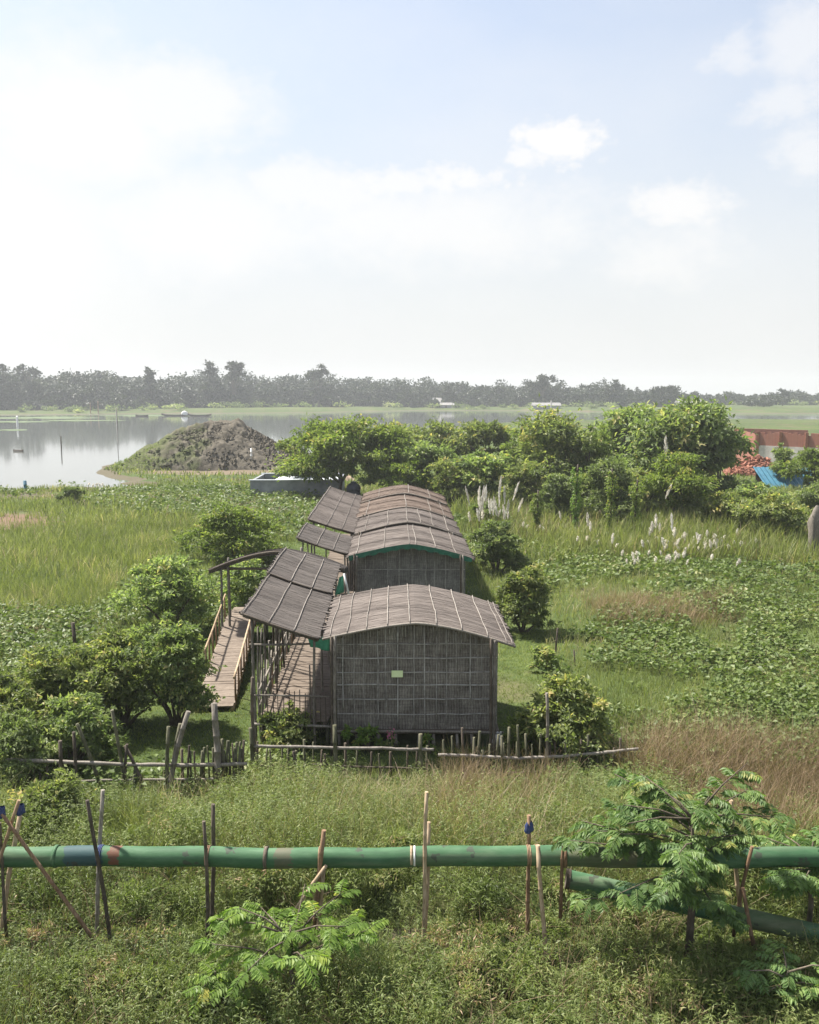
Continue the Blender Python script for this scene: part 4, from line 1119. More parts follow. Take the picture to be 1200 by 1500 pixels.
pinnate('low bright weed sapling in the bottom right corner', 1150, 1500, 10.7, .7, 6, 6, .34, 'leaf_pinnate', 405, .7, 7, .09)

# pink flowering plant, plastic bag
b = g(573, 1106); root = thing('flowering_plant', 'small plant with pink flowers at the edge of the dark gap under the hut', 'plant', (b.x, b.y, 0))
m = MB(); 
for k_ in range(4): m.tube([(b.x, b.y, -.05), (b.x + random.uniform(-.1, .1), b.y + random.uniform(-.05, .05), .5 + .1 * random.random())], .008, 5)
m.build('stem', M['leaf_bright_stalk'], root)
rng = np.random.default_rng(5); n = 40; P = np.stack([rng.normal(size=n) * .05, rng.normal(size=n) * .05, .5 + rng.normal(size=n) * .07], 1)
V, T = leaf_arrays(P, rng.normal(size=(n, 3)), np.full(n, .06), np.full(n, .045), rng.random(n)); link('flower', leaf_mesh('flower', V, T), M['pink_petal'], root)
n = 60; P = np.stack([rng.normal(size=n) * .08, rng.normal(size=n) * .08, .25 + rng.normal(size=n) * .1], 1)
V, T = leaf_arrays(P, rng.normal(size=(n, 3)), np.full(n, .09), np.full(n, .04), rng.random(n)); link('leaves', leaf_mesh('leaves', V, T), M['leaf_mid'], root)
c = at(731, 1083, 19.3); m = MB(); n = 14; prof = [(.02, -.16), (.11, -.14), (.13, -.03), (.1, .07), (.04, .11), (.06, .16)]
vs = [(c.x + r_ * math.cos(6.283 * k_ / n) * (1 + .3 * math.sin(k_ * 2.7 + j)), c.y + r_ * math.sin(6.283 * k_ / n) * .8, c.z + z_ + .02 * math.sin(k_ * 1.9 + j)) for j, (r_, z_) in enumerate(prof) for k_ in range(n)]
m.add(vs, [(j * n + k_, j * n + (k_ + 1) % n, (j + 1) * n + (k_ + 1) % n, (j + 1) * n + k_) for j in range(len(prof) - 1) for k_ in range(n)] + [tuple(reversed(range(n)))], True)
tag(m.build('plastic_bag', M['white_paint'], None, c), 'crumpled white plastic bag hung on the fence by the hut right corner', 'bag')

# ------------------------------------------------------------------ tall white plume grass (individual stalks)
def plume_proto(seed):
    rng = np.random.default_rng(seed); n = 150
    t = rng.random(n); P = np.stack([rng.normal(size=n) * .02 + .10 * t ** 2, rng.normal(size=n) * .02, 1.5 + t * .75], 1)
    a = rng.random(n) * 6.28; sp = np.sin(np.clip(t * 1.02 + .04, 0, 1) * math.pi) ** .7
    D = np.stack([np.cos(a) * sp * .55, np.sin(a) * sp * .55, .9 + 0 * t], 1)
    V, T = leaf_arrays(P, D, .20 * (.5 + sp * .6), np.full(n, .035), rng.random(n), None, .05, .1)
    ms = MB(); ms.tube([(0, 0, -.1), (.01, 0, .9), (.02, 0, 1.6), (.1, 0, 2.15)], [.014, .012, .01, .006], 5)
    Pn = 10; P2 = np.zeros((Pn, 3)); P2[:, 2] = rng.random(Pn) * .2
    V2, T2 = blade_arrays(P2, rng.uniform(.7, 1.3, Pn), np.full(Pn, .03), rng.random(Pn) * 6.28, rng.uniform(.1, .3, Pn), rng.uniform(.2, .5, Pn), rng.random(Pn) * .6)
    return leaf_mesh('plume', V, T), ms, blade_mesh('leaf_blades', V2, T2)
PROT = []
for sd_ in (1, 2, 3):
    a_, ms, c_ = plume_proto(sd_)
    a_.materials.append(M['plume']); c_.materials.append(M['grass'])
    me = bpy.data.meshes.new('stalk'); me.from_pydata(ms.v, [], ms.f); me.materials.append(M['dry_grass']); PROT.append((a_, me, c_))
PL = []
ga = 'white plumes in the tight cluster by the far right corner of the roofs'
la = 'white grass plume in the tight cluster by the rear roof corner'
for u, v in ((700, 738), (705, 727), (709, 735), (713, 722), (715, 744), (708, 752), (719, 738), (702, 748)): PL.append((u, v, 50, .9, la, ga))
gb = 'white plumes scattered between the roof corner and the vine-covered posts'
lb_ = 'white grass plume scattered between the rear roofs and the vine-covered posts'
for u, v in ((729, 714), (738, 718), (748, 736), (737, 753), (745, 752), (766, 768), (790, 772), (768, 780), (793, 790), (826, 755), (694, 756)): PL.append((u, v, 50, .85, lb_, gb))
gc_ = 'white plumes in front of the bright tree'
lc_ = 'white grass plume in the loose stand before the bright rounded tree'
for u, v in ((865, 757), (867, 772), (848, 790), (860, 786), (949, 772), (966, 764), (993, 780), (1007, 785), (1012, 794), (1020, 789), (1031, 782), (1047, 784), (1055, 800), (1057, 810), (1050, 818), (1036, 812), (1020, 810), (992, 806), (978, 812), (1072, 806), (1082, 813), (985, 795), (1003, 806), (1062, 795)): PL.append((u, v, 45, .72, lc_, gc_))
gd_ = 'pale spikes at the edge of the broad-leaved patch'
ld_ = 'pale thin grass spike at the upper edge of the broad-leaved patch'
for u, v in ((911, 838), (919, 834), (928, 840), (924, 845), (949, 836), (955, 842), (972, 836), (990, 834), (1001, 838), (1040, 852), (1081, 856), (1076, 858)): PL.append((u, v, 40, .55, ld_, gd_))
_r = random.Random(4)
for i in range(16): PL.append((_r.uniform(690, 745), _r.uniform(722, 762), 49 + _r.uniform(-2, 2), .8, la, ga))
for i in range(34): PL.append((_r.gauss(1000, 50), _r.gauss(800, 14), 44 + _r.uniform(-2, 2), .6, lc_, gc_))
for i in range(14): PL.append((_r.uniform(905, 1005), _r.uniform(832, 848), 40, .5, ld_, gd_))
PL += [(960, 716, 53, 1.1, 'single tall white plume in front of the bright tree trunk', None), (988, 658, 60, 1.5, 'tallest white plume poking up above the bright rounded tree', None)]
for u, v in ((128, 722), (135, 718), (141, 724), (147, 720), (153, 722), (138, 726)): PL.append((u, v, 74, .9, 'white grass plume in the small stand at the lake edge', 'white plumes at the lake edge'))
for i, (u, v, Y, sc, lab, grp) in enumerate(PL):
    rr = random.Random(i * 7 + 1); Y = Y + rr.uniform(-1.2, 1.2); c = at(u, v, Y)
    root = thing('plume_stalk', lab, 'plume', (0, 0, 0), grp); root['kind'] = 'thing'
    s = (.78 if Y > 47.5 else 1.1) * sc * rr.uniform(.8, 1.2); zb = c.z - 1.9 * s
    # stand it on the ground: stretch the stalk to reach
    z0 = gz(c.x, Y); k_ = max(.35, (c.z - z0) / 1.9)
    root.location = (c.x, Y, z0); root.rotation_euler = (rr.uniform(-.12, .12), rr.uniform(-.25, .3), rr.uniform(0, 6.28))
    root.scale = (s, s, k_)
    for nm, me in zip(('plume', 'stalk', 'leaf_blades'), PROT[i % 3]):
        o = bpy.data.objects.new(nm, me); COL.objects.link(o); o.parent = root

# ------------------------------------------------------------------ buildings and things in the middle distance
# low concrete tank
bl, br = g(366, 727), g(497, 724)
ty = 71.5; x0, x1 = at(367, 715, ty).x, at(497, 715, ty).x
tk = thing('concrete_tank', 'low grey open concrete tank under the bright tree', 'tank', ((x0 + x1) / 2, ty, 0))
m = MB()
for (cx_, cy_, sx_, sy_) in (((x0 + x1) / 2, ty, x1 - x0, .22), ((x0 + x1) / 2, ty + 6.0, x1 - x0, .22), (x0 + .11, ty + 3, .22, 5.77), (x1 - .11, ty + 3, .22, 5.77)):
    m.box((cx_, cy_, .55), (sx_, sy_, 1.3))
m.build('wall', M['concrete'], tk)
m = MB(); m.box(((x0 + x1) / 2 - .02, ty - .02, 1.24), (x1 - x0 + .16, .34, .08)); m.build('rim', M['concrete_pale'], tk)
m = MB(); m.box(((x0 + x1) / 2 - .02, ty + 6.02, 1.24), (x1 - x0 + .16, .34, .08)); m.build('rim', M['concrete_pale'], tk)
m = MB(); m.box(((x0 + x1) / 2 + .7, ty + 3.0, .62), (x1 - x0 - 1.9, 5.7, .9)); m.build('inner_slab', M['concrete_pale'], tk)
for i, (xx, yy, sx_, sy_, rz) in enumerate(((-7.6, 80.5, 3.6, 1.8, .1), )):
    pass
# sand heap behind the tank
m = MB(); n = 26; rings = 9; c = Vector((at(465, 690, 84).x, 84, 0)); vs = []
for j in range(rings + 1):
    for k_ in range(n):
        a_ = 6.283 * k_ / n; r_ = 1 - j / rings; q = 1 + .2 * math.sin(a_ * 3 + 1) + .1 * math.sin(a_ * 7)
        vs.append((c.x + 3.1 * r_ * q * math.cos(a_), c.y + 3 * r_ * q * math.sin(a_), -.2 + 2.1 * (1 - r_ ** 1.3) + random.uniform(-.06, .06)))
m.add(vs, [(j * n + k_, j * n + (k_ + 1) % n, (j + 1) * n + (k_ + 1) % n, (j + 1) * n + k_) for j in range(rings) for k_ in range(n)], True)
tag(m.build('sand_heap', M['sand'], None, c), 'pale orange sand heap behind the concrete tank', 'heap')
# black water drum
c = Vector((at(518, 722, 68).x, 68, 0)); dr = thing('water_drum', 'black plastic water drum beside the concrete tank', 'drum', c)
m = MB(); m.lathe(c, [(.52, -.1), (.54, .05), (.54, .35), (.57, .38), (.57, .46), (.54, .49), (.54, .85), (.57, .88), (.57, .96), (.54, .99), (.52, 1.12), (.36, 1.3), (.2, 1.36)], 24); m.build('drum_body', M['black_plastic'], dr)
m = MB(); m.lathe(c, [(.22, 1.352), (.22, 1.45), (.19, 1.47), (0.001, 1.475)], 20); m.build('lid', M['black_plastic'], dr)

# brick building shell at the right
def brick_wall(m, x0, y0, x1, y1, zb, zt_fn, thick=.25, n=24, seed=0):
    rr = random.Random(seed)
    d = Vector((x1 - x0, y1 - y0, 0)); L = d.length; d.normalize(); nrm = Vector((-d.y, d.x, 0)) * thick
    vs = []; 
    for i in range(n):
        za = zt_fn(i / n)
        for t in (i / n, (i + 1) / n):
            p = Vector((x0, y0, 0)) + d * L * t
            vs += [p + Vector((0, 0, zb)), p + Vector((0, 0, za)), p + nrm + Vector((0, 0, za)), p + nrm + Vector((0, 0, zb))]
    fs = []
    for i in range(n):
        a = i * 8; b = a + 4
        fs += [(a, b, b + 1, a + 1), (a + 2, b + 2, b + 3, a + 3), (a + 1, b + 1, b + 2, a + 2), (a, a + 1, a + 2, a + 3), (b, b + 3, b + 2, b + 1)]
    m.add(vs, fs)
by = 104
bx0 = at(1106, 650, by).x; bx1 = at(1236, 650, by - 9).x
bk = thing('brick_building', 'unfinished red brick building with plastered lower wall', 'building', ((bx0 + bx1) / 2, by, 0))
z_t = at(1150, 632, by).z; z_m = at(1150, 652, by).z
rr = random.Random(5); hs = [z_t + rr.choice([0, 0, -.08, -.16, -.3]) for _ in range(24)]
m = MB(); brick_wall(m, bx0, by, bx1, by - 7, z_m, lambda t: hs[min(23, int(t * 24))], .25); 
m2 = MB(); brick_wall(m2, bx0, by + 7, bx1 + .5, by + 1, -.2, lambda t: z_t + .1, .25, 24); brick_wall(m2, bx0 + .3, by + 7, bx0 + .3, by + .3, -.2, lambda t: z_t - .05 - .3 * t, .25)
m.build('front_brickwork', M['brick'], bk); m2.build('rear_brickwork', M['brick'], bk)
m = MB(); brick_wall(m, bx0 - .02, by - .03, bx1, by - 7.03, -.2, lambda t: z_m, .3, 6); m.build('plastered_base', M['plaster'], bk)
for t in (.03, .33, .66, .98):
    x = bx0 + (bx1 - bx0) * t; y = by - 7 * t; m = MB(); m.box((x, y - .05, z_t / 2), (.32, .36, z_t + .1), -.35); o = m.build('pillar', M['brick_loose'], bk); o['label'] = 'dark red brick pillar'
# heap of loose bricks
hp = at(1108, 668, 90); rng = np.random.default_rng(9); m = MB()
tag_h = 'heap of loose red bricks before the brick building'
for i in range(620):
    a_ = rng.random() * 6.28; r_ = math.sqrt(rng.random()); x = hp.x + r_ * 3.3 * math.cos(a_); y = 90 + r_ * 2.3 * math.sin(a_)
    z = 2.2 * (1 - r_) ** .8 * rng.uniform(.75, 1.05); m.box((x, y, z), (.42, .22, .18), rng.random() * 3, rng.normal() * .4, rng.normal() * .4)
n = 20; vs = []
for j in range(7):
    for k_ in range(n):
        a_ = 6.283 * k_ / n; r_ = 1 - j / 6; vs.append((hp.x + 2.9 * r_ * math.cos(a_), 90 + 2.3 * r_ * math.sin(a_), -.1 + 1.95 * (1 - r_) ** .8))
m.add(vs, [(j * n + k_, j * n + (k_ + 1) % n, (j + 1) * n + (k_ + 1) % n, (j + 1) * n + k_) for j in range(6) for k_ in range(n)])
tag(m.build('brick_heap', M['brick_loose'], None, (hp.x, 90, 0)), tag_h, 'heap', kind='stuff')
# blue-roofed shed
sy = 78; sx0, sx1 = at(1113, 700, sy).x, at(1196, 700, sy).x
za, zb_ = at(1116, 686, sy).z, at(1150, 712, sy).z
sh = thing('shed', 'low shed under a bright blue sheet roof', 'shed', ((sx0 + sx1) / 2, sy, 0))
m = MB(); n = 36; vs = []; 
for i in range(n + 1):
    x = sx0 + (sx1 - sx0) * i / n; rip = .035 * math.sin(i * math.pi / 1.5); dz = -.1 * i / n
    vs += [(x, sy - 1.7, zb_ + rip + dz), (x, sy + 1.7, za + rip + dz), (x, sy + 1.7, za + rip + dz - .02), (x, sy - 1.7, zb_ + rip + dz - .02)]
fs = []
for i in range(n):
    a = i * 4; b = a + 4; fs += [(a, b, b + 1, a + 1), (a + 3, a + 2, b + 2, b + 3), (a, a + 3, b + 3, b), (a + 1, b + 1, b + 2, a + 2)]
m.add(vs, fs); m.build('roof', M['blue_sheet'], sh)
m = MB(); m.box(((sx0 + sx1) / 2, sy - 1.4, (zb_ - .35) / 2), (sx1 - sx0 - .5, .1, zb_ - .3)); m.build('wall', M['bamboo_brown'], sh); m = MB(); m.box(((sx0 + sx1) / 2, sy + 1.4, (za - .5) / 2), (sx1 - sx0 - .5, .1, za - .6)); m.build('wall', M['bamboo_brown'], sh)
for x in (sx0 + .2, sx1 - .2):
    m = MB(); m.bamboo((x, sy + 1.3, -.1), (x, sy + 1.3, za - .3), .06, .004); m.build('post', M['bamboo_dark'], sh)
# red cloth hanging in the tree
cloth('red_cloth', 'red cloth hung on the trunk side of the biggest dark tree', [at(1008, 649, 64), at(1024, 651, 64), at(1022, 672, 64), at(1006, 674, 64)], M['red_cloth'], amp=.08, seed=3)
# pale broken stump at right edge
b = g(1189, 818); H = at(1189, 740, b.y).z
m = MB(); rr = random.Random(3); vs = []; n = 12; prof = [(.30, -.2), (.27, .3), (.22, .9), (.24, 1.4), (.30, 1.8), (.26, 2.2), (.16, 2.5), (.05, 2.7)]
for r_, z in prof:
    for k_ in range(n): 
        q = 1 + .25 * math.sin(k_ * 2.2 + z * 2) + rr.uniform(-.1, .1); vs.append((b.x + r_ * q * math.cos(6.283 * k_ / n) + .05 * z, b.y + r_ * q * math.sin(6.283 * k_ / n), z * H / 2.7))
m.add(vs, [(j * n + k_, j * n + (k_ + 1) % n, (j + 1) * n + (k_ + 1) % n, (j + 1) * n + k_) for j in range(len(prof) - 1) for k_ in range(n)], True)
tag(m.build('tree_stump', M['bamboo_grey'], None, b), 'pale broken tree stump at the right edge of the field', 'stump')

# white stakes on the mound, stakes and marks on the water
for i, (u, v, Y, h_, r_, mt, lab) in enumerate([
        (368, 668, 97.5, .75, .12, 'white_paint', 'white stake on the right flank of the mound'), (408, 672, 101, .7, .09, 'white_paint', 'white stake at the right foot of the mound'),
        (395, 674, 100, .5, .1, 'bamboo_dark', 'dark stake beside the white stake at the foot of the mound'),
        (90, 659, 135, 2.0, .10, 'bamboo_dark', 'dark stake standing in the open water'), (173, 660, 132, 6.0, .05, 'bamboo_grey', 'tall thin pale pole standing in the water left of the mound'),
        (26, 622, 238, 2.6, .3, 'white_paint', 'white marker post in the water at far left'), (133, 604, 385, 4.2, .22, 'bamboo_brown', 'left one of two brown posts on the far bank'), (144, 604, 386, 4.8, .24, 'bamboo_brown', 'right one of two brown posts on the far bank'),
        (171, 624, 240, 4.6, .15, 'plaster', 'pale pole standing far out before the far bank'), (38, 719, 75.5, .5, .16, 'blue_sheet', 'small blue float stake at the near lake edge'), (807, 603, 420, 6.5, .3, 'plaster', 'pale pole on the far bank behind the layered tree')]):
    b = at(u, v, Y); m = MB(); b.z = -.6 if Y > 110 and Y < 300 else gz(b.x, Y) - .1
    if 'mound' in lab: b.z = float(mound_z(b.x, Y)) - .35
    m.bamboo(b, b + Vector((random.uniform(-.1, .1), 0, h_ + .5)), r_, .008, 7)
    tag(m.build('stake', M[mt], None, b), lab, 'stake')
def boat(u, v, Y, L, lab, person):
    b = at(u, v, Y); z = -.27 if L > 2 else -.55; root = thing('boat', lab, 'boat', (b.x, Y, z))
    m = MB(); n = 14; vs = []
    for i in range(n + 1):
        t = -1 + 2 * i / n; w = min(.75, L * .16) * (1 - abs(t) ** 2.4) + .04; rise = min(.7, L * .06) * abs(t) ** 3; x = b.x + t * L / 2
        vs += [(x, Y - w, z + .5 + rise), (x, Y - w * .5, z - .15 + rise * .8), (x, Y + w * .5, z - .15 + rise * .8), (x, Y + w, z + .5 + rise), (x, Y + w * .8, z + .45 + rise), (x, Y, z + .1 + rise * .8), (x, Y - w * .8, z + .45 + rise)]
    fs = []
    for i in range(n):
        for k_ in range(7): fs.append((i * 7 + k_, (i + 1) * 7 + k_, (i + 1) * 7 + (k_ + 1) % 7, i * 7 + (k_ + 1) % 7))
    m.add(vs, fs, True); m.build('hull', M['boat_wood'], root)
    if person:
        m = MB(); vs = []; n2 = 10; c = Vector((b.x + L * .33, Y, z + .4))
        for r_, zz in ((1.0, 0), (1.05, .5), (.9, 1.1), (.5, 1.5), (.05, 1.65)):
            for k_ in range(n2): vs.append((c.x + r_ * 1.3 * math.cos(6.283 * k_ / n2), c.y + .6 * r_ * math.sin(6.283 * k_ / n2), c.z + zz))
        m.add(vs, [(j * n2 + k_, j * n2 + (k_ + 1) % n2, (j + 1) * n2 + (k_ + 1) % n2, (j + 1) * n2 + k_) for j in range(4) for k_ in range(n2)], True)
        m.build('cabin_cover', M['white_paint'], root)
boat(257, 605, 352, 11, 'long dark boat with a white cover at one end', True)
boat(293, 606, 350, 9, 'long dark empty boat right of the covered boat', False)
boat(208, 608, 345, 5, 'small dark boat left of the two long boats', False)
boat(27, 660, 132, 1.5, 'small dark boat-shaped piece of debris alone on the near water', False)  # boat hull reused here for a bit of floating debris

# houses on the far bank
for i, (u, v, Y, W_, H_, lab) in enumerate([(655, 594, 492, 7, 2.8, 'small pale tin-roofed house among the far trees'), (640, 592, 500, 4.5, 5, 'white gabled house just left of the tin-roofed one'), (800, 599, 470, 14, 3.2, 'long pale-roofed house above the trees behind the huts'), (65, 590, 440, 10, 4, 'pale low house on the far left bank'), (1008, 604, 470, 12, 4, 'pale low hut on the far right bank')]):
    b = at(u, v, Y); z0 = gz(b.x, Y); root = thing('house', lab, 'house', (b.x, Y, z0), 'houses on the far bank')
    m = MB(); m.box((b.x, Y, z0 + H_ * .3), (W_, 6, H_ * .6)); m.build('wall', M['concrete'], root)
    m = MB(); a = W_ / 2 + .5; zt = z0 + H_ * .6 + .01
    m.add([(b.x - a, Y - 3.6, zt - .2), (b.x + a, Y - 3.6, zt - .2), (b.x + a, Y, zt + H_ * .4), (b.x - a, Y, zt + H_ * .4), (b.x + a, Y + 3.6, zt - .2), (b.x - a, Y + 3.6, zt - .2)], [(0, 1, 2, 3), (3, 2, 4, 5), (0, 3, 5), (1, 4, 2), (0, 5, 4, 1)]); m.build('roof', M['tin'], root)
    m = MB(); m.box((b.x - W_ * .1, Y - 3.02, z0 + H_ * .22), (1.2, .1, H_ * .42)); m.build('door', M['bamboo_dark'], root)

# ------------------------------------------------------------------ far wood
SKY = [(-200, 545), (-60, 540), (0, 536), (20, 548), (45, 540), (70, 550), (100, 541), (140, 538), (185, 545), (215, 552), (235, 553), (260, 545), (300, 542), (325, 541), (340, 540), (355, 547), (375, 556), (400, 551), (430, 551), (455, 547), (485, 551), (510, 553), (530, 551), (560, 556), (600, 554), (650, 561), (690, 559), (720, 564), (760, 562), (780, 558), (815, 562), (850, 566), (880, 562), (910, 564), (930, 574), (960, 570), (990, 569), (1005, 574), (1020, 579), (1060, 576), (1100, 579), (1150, 574), (1200, 577), (1300, 574), (1450, 572)]
su = np.array([s[0] for s in SKY]); sv = np.array([s[1] for s in SKY])
def far_Y(u): return np.interp(u, [-200, 100, 300, 520, 760, 1000, 1030, 1400], [400, 425, 450, 500, 505, 480, 560, 560])
rng = np.random.default_rng(77)
VV, TT = [], []
tm = MB()
for row, (dy, cnt, hs_) in enumerate(((-4, 150, .42), (4, 130, .68), (18, 140, .85), (40, 160, .98), (70, 130, .97))):
    for i in range(cnt):
        u = -200 + 1650 * (i + rng.random()) / cnt
        Y = float(far_Y(u)) + dy + rng.uniform(-6, 6); vt = float(np.interp(u, su, sv)) + rng.uniform(-7, 4)
        c = at(u, vt, Y); z0 = 1.2; H = (c.z - z0) * hs_ * rng.uniform(.82, 1.02)
        if row == 0: H *= rng.uniform(.35, .9)
        H = max(H, 3.5); R = H * rng.uniform(.28, .5); lobes = []
        for k_ in range(5):
            a = rng.random() * 6.28; lobes.append((c.x + R * .5 * math.cos(a), Y + R * .5 * math.sin(a), z0 + H * (.12 + .72 * (k_ + .5) / 5), R * rng.uniform(.55, .8), R * .6, H * rng.uniform(.16, .24)))
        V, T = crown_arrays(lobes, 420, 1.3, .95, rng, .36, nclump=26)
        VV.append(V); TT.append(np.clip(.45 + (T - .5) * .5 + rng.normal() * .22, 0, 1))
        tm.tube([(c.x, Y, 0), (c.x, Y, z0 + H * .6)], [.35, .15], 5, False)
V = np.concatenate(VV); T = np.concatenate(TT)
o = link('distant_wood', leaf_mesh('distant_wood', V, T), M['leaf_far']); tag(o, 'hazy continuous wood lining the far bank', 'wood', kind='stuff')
o2 = tm.build('trunks', M['bark'], o)
VV, TT = [], []
for i in range(150):
    u = rng.uniform(-150, 1350); Y = float(far_Y(u)) - rng.uniform(3, 45) * rng.random(); c = at(u, 600, Y)
    if sdist(np.array([c.x]), np.array([Y]), LAKE)[0] < 3: continue
    R = rng.uniform(.8, 3.2); z0 = gz(c.x, Y)
    V, T = crown_arrays([(c.x, Y, z0 + R * .4, R, R, R * .5), (c.x + R, Y, z0 + R * .3, R * .8, R, R * .4)], 110, .8, .5, rng, .4, nclump=14)
    VV.append(V); TT.append(np.clip(T + rng.normal() * .2, 0, 1))
tag(link('bank_scrub', leaf_mesh('bank_scrub', np.concatenate(VV), np.concatenate(TT)), M['leaf_olive']), 'low scrub dotted along the far bank', 'scrub', kind='stuff')
# trees that stand out of the wood
def far_tree(lab, u, vt, vb, wpx, Y, seed, kind='tree', n=1000, tf=.12, lobes_n=10):
    plant('tree', lab, 'tree', u, vb, vt, wpx, 'leaf_far', n, 1.25, .8, seed, kind, 'trees standing out of the far wood', Y=Y, trunk_frac=tf, lobes_n=lobes_n, clump=.3)
far_tree('flat umbrella-shaped tree at the far left of the far wood', 44, 535, 590, 32, 432, 501, 'umbrella', 500)
far_tree('tall dark tree at the left edge of the far wood', 2, 533, 594, 44, 418, 502)
far_tree('pointed conical tree rising from the far wood', 222, 539, 590, 15, 440, 503, n=600)
far_tree('tallest ragged tree of the far wood', 312, 526, 590, 30, 455, 504)
far_tree('ragged tree just right of the tallest far tree', 342, 529, 592, 30, 458, 505)
far_tree('tall ragged tree above the gap between mound and bright tree', 467, 533, 595, 34, 478, 506)
far_tree('broad rounded tree above the layered tree', 795, 550, 600, 46, 500, 507, tf=.35)
far_tree('twin-topped tree right of the broad rounded far tree', 898, 560, 600, 26, 490, 508)
far_tree('broad dome tree at the right end of the dense far wood', 968, 566, 602, 64, 482, 509)
far_tree('pointed far tree near the right picture edge', 1146, 568, 604, 16, 520, 510, n=500)
far_tree('low dark clump of trees before the right far shore', 1118, 583, 606, 70, 470, 511, tf=.05)
far_tree('lone dark bush on the far left bank', 134, 572, 592, 24, 412, 512, tf=.05, n=400)
far_tree('small round tree on the far bank lawn left of the mound', 178, 574, 594, 34, 415, 513, tf=.05, n=450)
far_tree('medium tree in the far wood just left of the broad rounded one', 655, 556, 596, 22, 500, 514, n=500)

# ------------------------------------------------------------------ ground cover
POLY = {
    'lawn': [poly_px([(120, 1030), (200, 1040), (290, 1030), (375, 1010), (372, 1085), (355, 1112), (300, 1130), (120, 1150)]), poly_px([(735, 900), (800, 900), (800, 1000), (780, 1090), (725, 1090)]), np.array([(-7, 22), (-2, 18.6), (2.5, 18.6), (3.2, 48), (-7, 48)])],
    'hyacinth': [poly_px([(-200, 893), (60, 893), (150, 905), (120, 965), (-220, 1010)]), poly_px([(130, 722), (300, 716), (462, 714), (455, 772), (380, 775), (150, 748)]),
                 poly_px([(775, 842), (900, 828), (1330, 826), (1400, 880), (1330, 1090), (1010, 1095), (950, 1050), (1000, 960), (1090, 930), (1100, 870), (1000, 850), (800, 880)])],
    'dry': [poly_px([(950, 1112), (1020, 1096), (1330, 1086), (1380, 1250), (1060, 1250), (1010, 1180), (940, 1150)]), poly_px([(655, 1150), (700, 1130), (745, 1150), (730, 1235), (660, 1235)]), poly_px([(875, 880), (960, 862), (1080, 868), (1075, 915), (890, 928)]), poly_px([(760, 1165), (830, 1150), (840, 1200), (770, 1225)])],
    'reeds': [poly_px([(690, 790), (690, 735), (760, 740), (900, 765), (1300, 780), (1330, 826), (900, 826), (780, 835)])],
    'meadow': [poly_px([(-250, 738), (150, 738), (330, 765), (270, 830), (190, 900), (-250, 893)])],
}
def in_any(x, y, key, grow=0):
    r = np.zeros(x.shape, bool)
    if key != 'lawn':
        a = 1.2 if key == 'dry' else 3.0
        x, y = x + (fbm(NA, x, y, .35) - .5) * a * 1.6 + RNG.normal(size=x.shape) * .25, y + (fbm(NC, x, y, .3) - .5) * a * 2 + RNG.normal(size=x.shape) * .35
    for p in POLY[key]: r |= inside(x, y, p)
    return r
HUT_RECTS = [(-1.7, 2.05, 19.6, 22.95), (-1.85, 1.95, 29.9, 33.9), (-2.0, 1.9, 34.2, 47)]
def blocked(x, y):
    r = np.zeros(x.shape, bool)
    for a, b, c, d in HUT_RECTS: r |= (x > a) & (x < b) & (y > c) & (y < d)
    r |= (x > x0 - .1) & (x < x1 + .1) & (y > ty - .2) & (y < ty + 6.2)
    r |= sdist(x, y, LAKE) < 1.2
    for q in BARE: r |= (np.hypot((x - q[0]) / q[2], (y - q[1]) / q[3]) + (NB(x, y, 1.3) - .5) * 1.2 < .9) & (RNG.random(x.shape) < .85)
    return r
def sample(Ya, Yb, dens, margin=5.0, slope=.52):
    xm = Yb * slope + margin; n = int((Yb - Ya) * 2 * xm * dens)
    y = Ya + (Yb - Ya) * RNG.random(n); x = (RNG.random(n) * 2 - 1) * xm
    k = np.abs(x) < y * slope + margin
    return x[k], y[k]

acc = {k: [[], []] for k in ('grass', 'lawn', 'weed', 'broad', 'dry')}
def put(key, V, T): acc[key][0].append(V); acc[key][1].append(T)

def grass(x, y, h, w, key='grass', tint=.45, ts=.2, lean=.22, curve=.35):
    n = len(x)
    if n == 0: return
    z = ground_z(x, y)
    patch = (fbm(NC, x, y, .5) - .5) * .7 + (NB(x, y, .12) - .5) * .35
    put(key, *blade_arrays(np.stack([x, y, z - .03], 1), h, w, RNG.random(n) * 6.283, np.abs(RNG.normal(size=n)) * lean, np.abs(RNG.normal(size=n)) * curve, np.clip(tint + patch + RNG.normal(size=n) * ts, 0, 1)))

def weeds(x, y, h, nl, L, W, key='weed', tint=.45, ts=.16, spread=.28):
    """leafy stems: nl leaves along each stem"""
    n = len(x)
    if n == 0: return
    z = ground_z(x, y)
    az = RNG.random(n) * 6.283; ln = np.abs(RNG.normal(size=n)) * spread
    t = np.tile((np.arange(nl) + .8) / nl, (n, 1)) + RNG.normal(size=(n, nl)) * .05
    hx = (np.cos(az) * ln * h)[:, None] * t ** 1.6; hy = (np.sin(az) * ln * h)[:, None] * t ** 1.6
    P = np.stack([x[:, None] + hx, y[:, None] + hy, z[:, None] + h[:, None] * t * (1 - .12 * t)], 2).reshape(-1, 3)
    a = RNG.random(n * nl) * 6.283; el = RNG.uniform(-.4, .55, n * nl)
    D = np.stack([np.cos(a), np.sin(a), el], 1)
    l = L * RNG.uniform(.55, 1.35, n * nl); w = W * RNG.uniform(.7, 1.3, n * nl)
    patch = (fbm(NC, x, y, .6) - .5) * .75
    tt = np.clip(np.repeat(tint + patch + RNG.normal(size=n) * .10, nl) + RNG.normal(size=n * nl) * ts, 0, 1)
    tt = np.where(tt > .9, .9 + (tt - .9) * (RNG.random(n * nl) < .4), tt)
    V, T = leaf_arrays(P, D, l, w, tt, None, .12, .3)
    put('weed' if key == 'weed' else key, V, T)

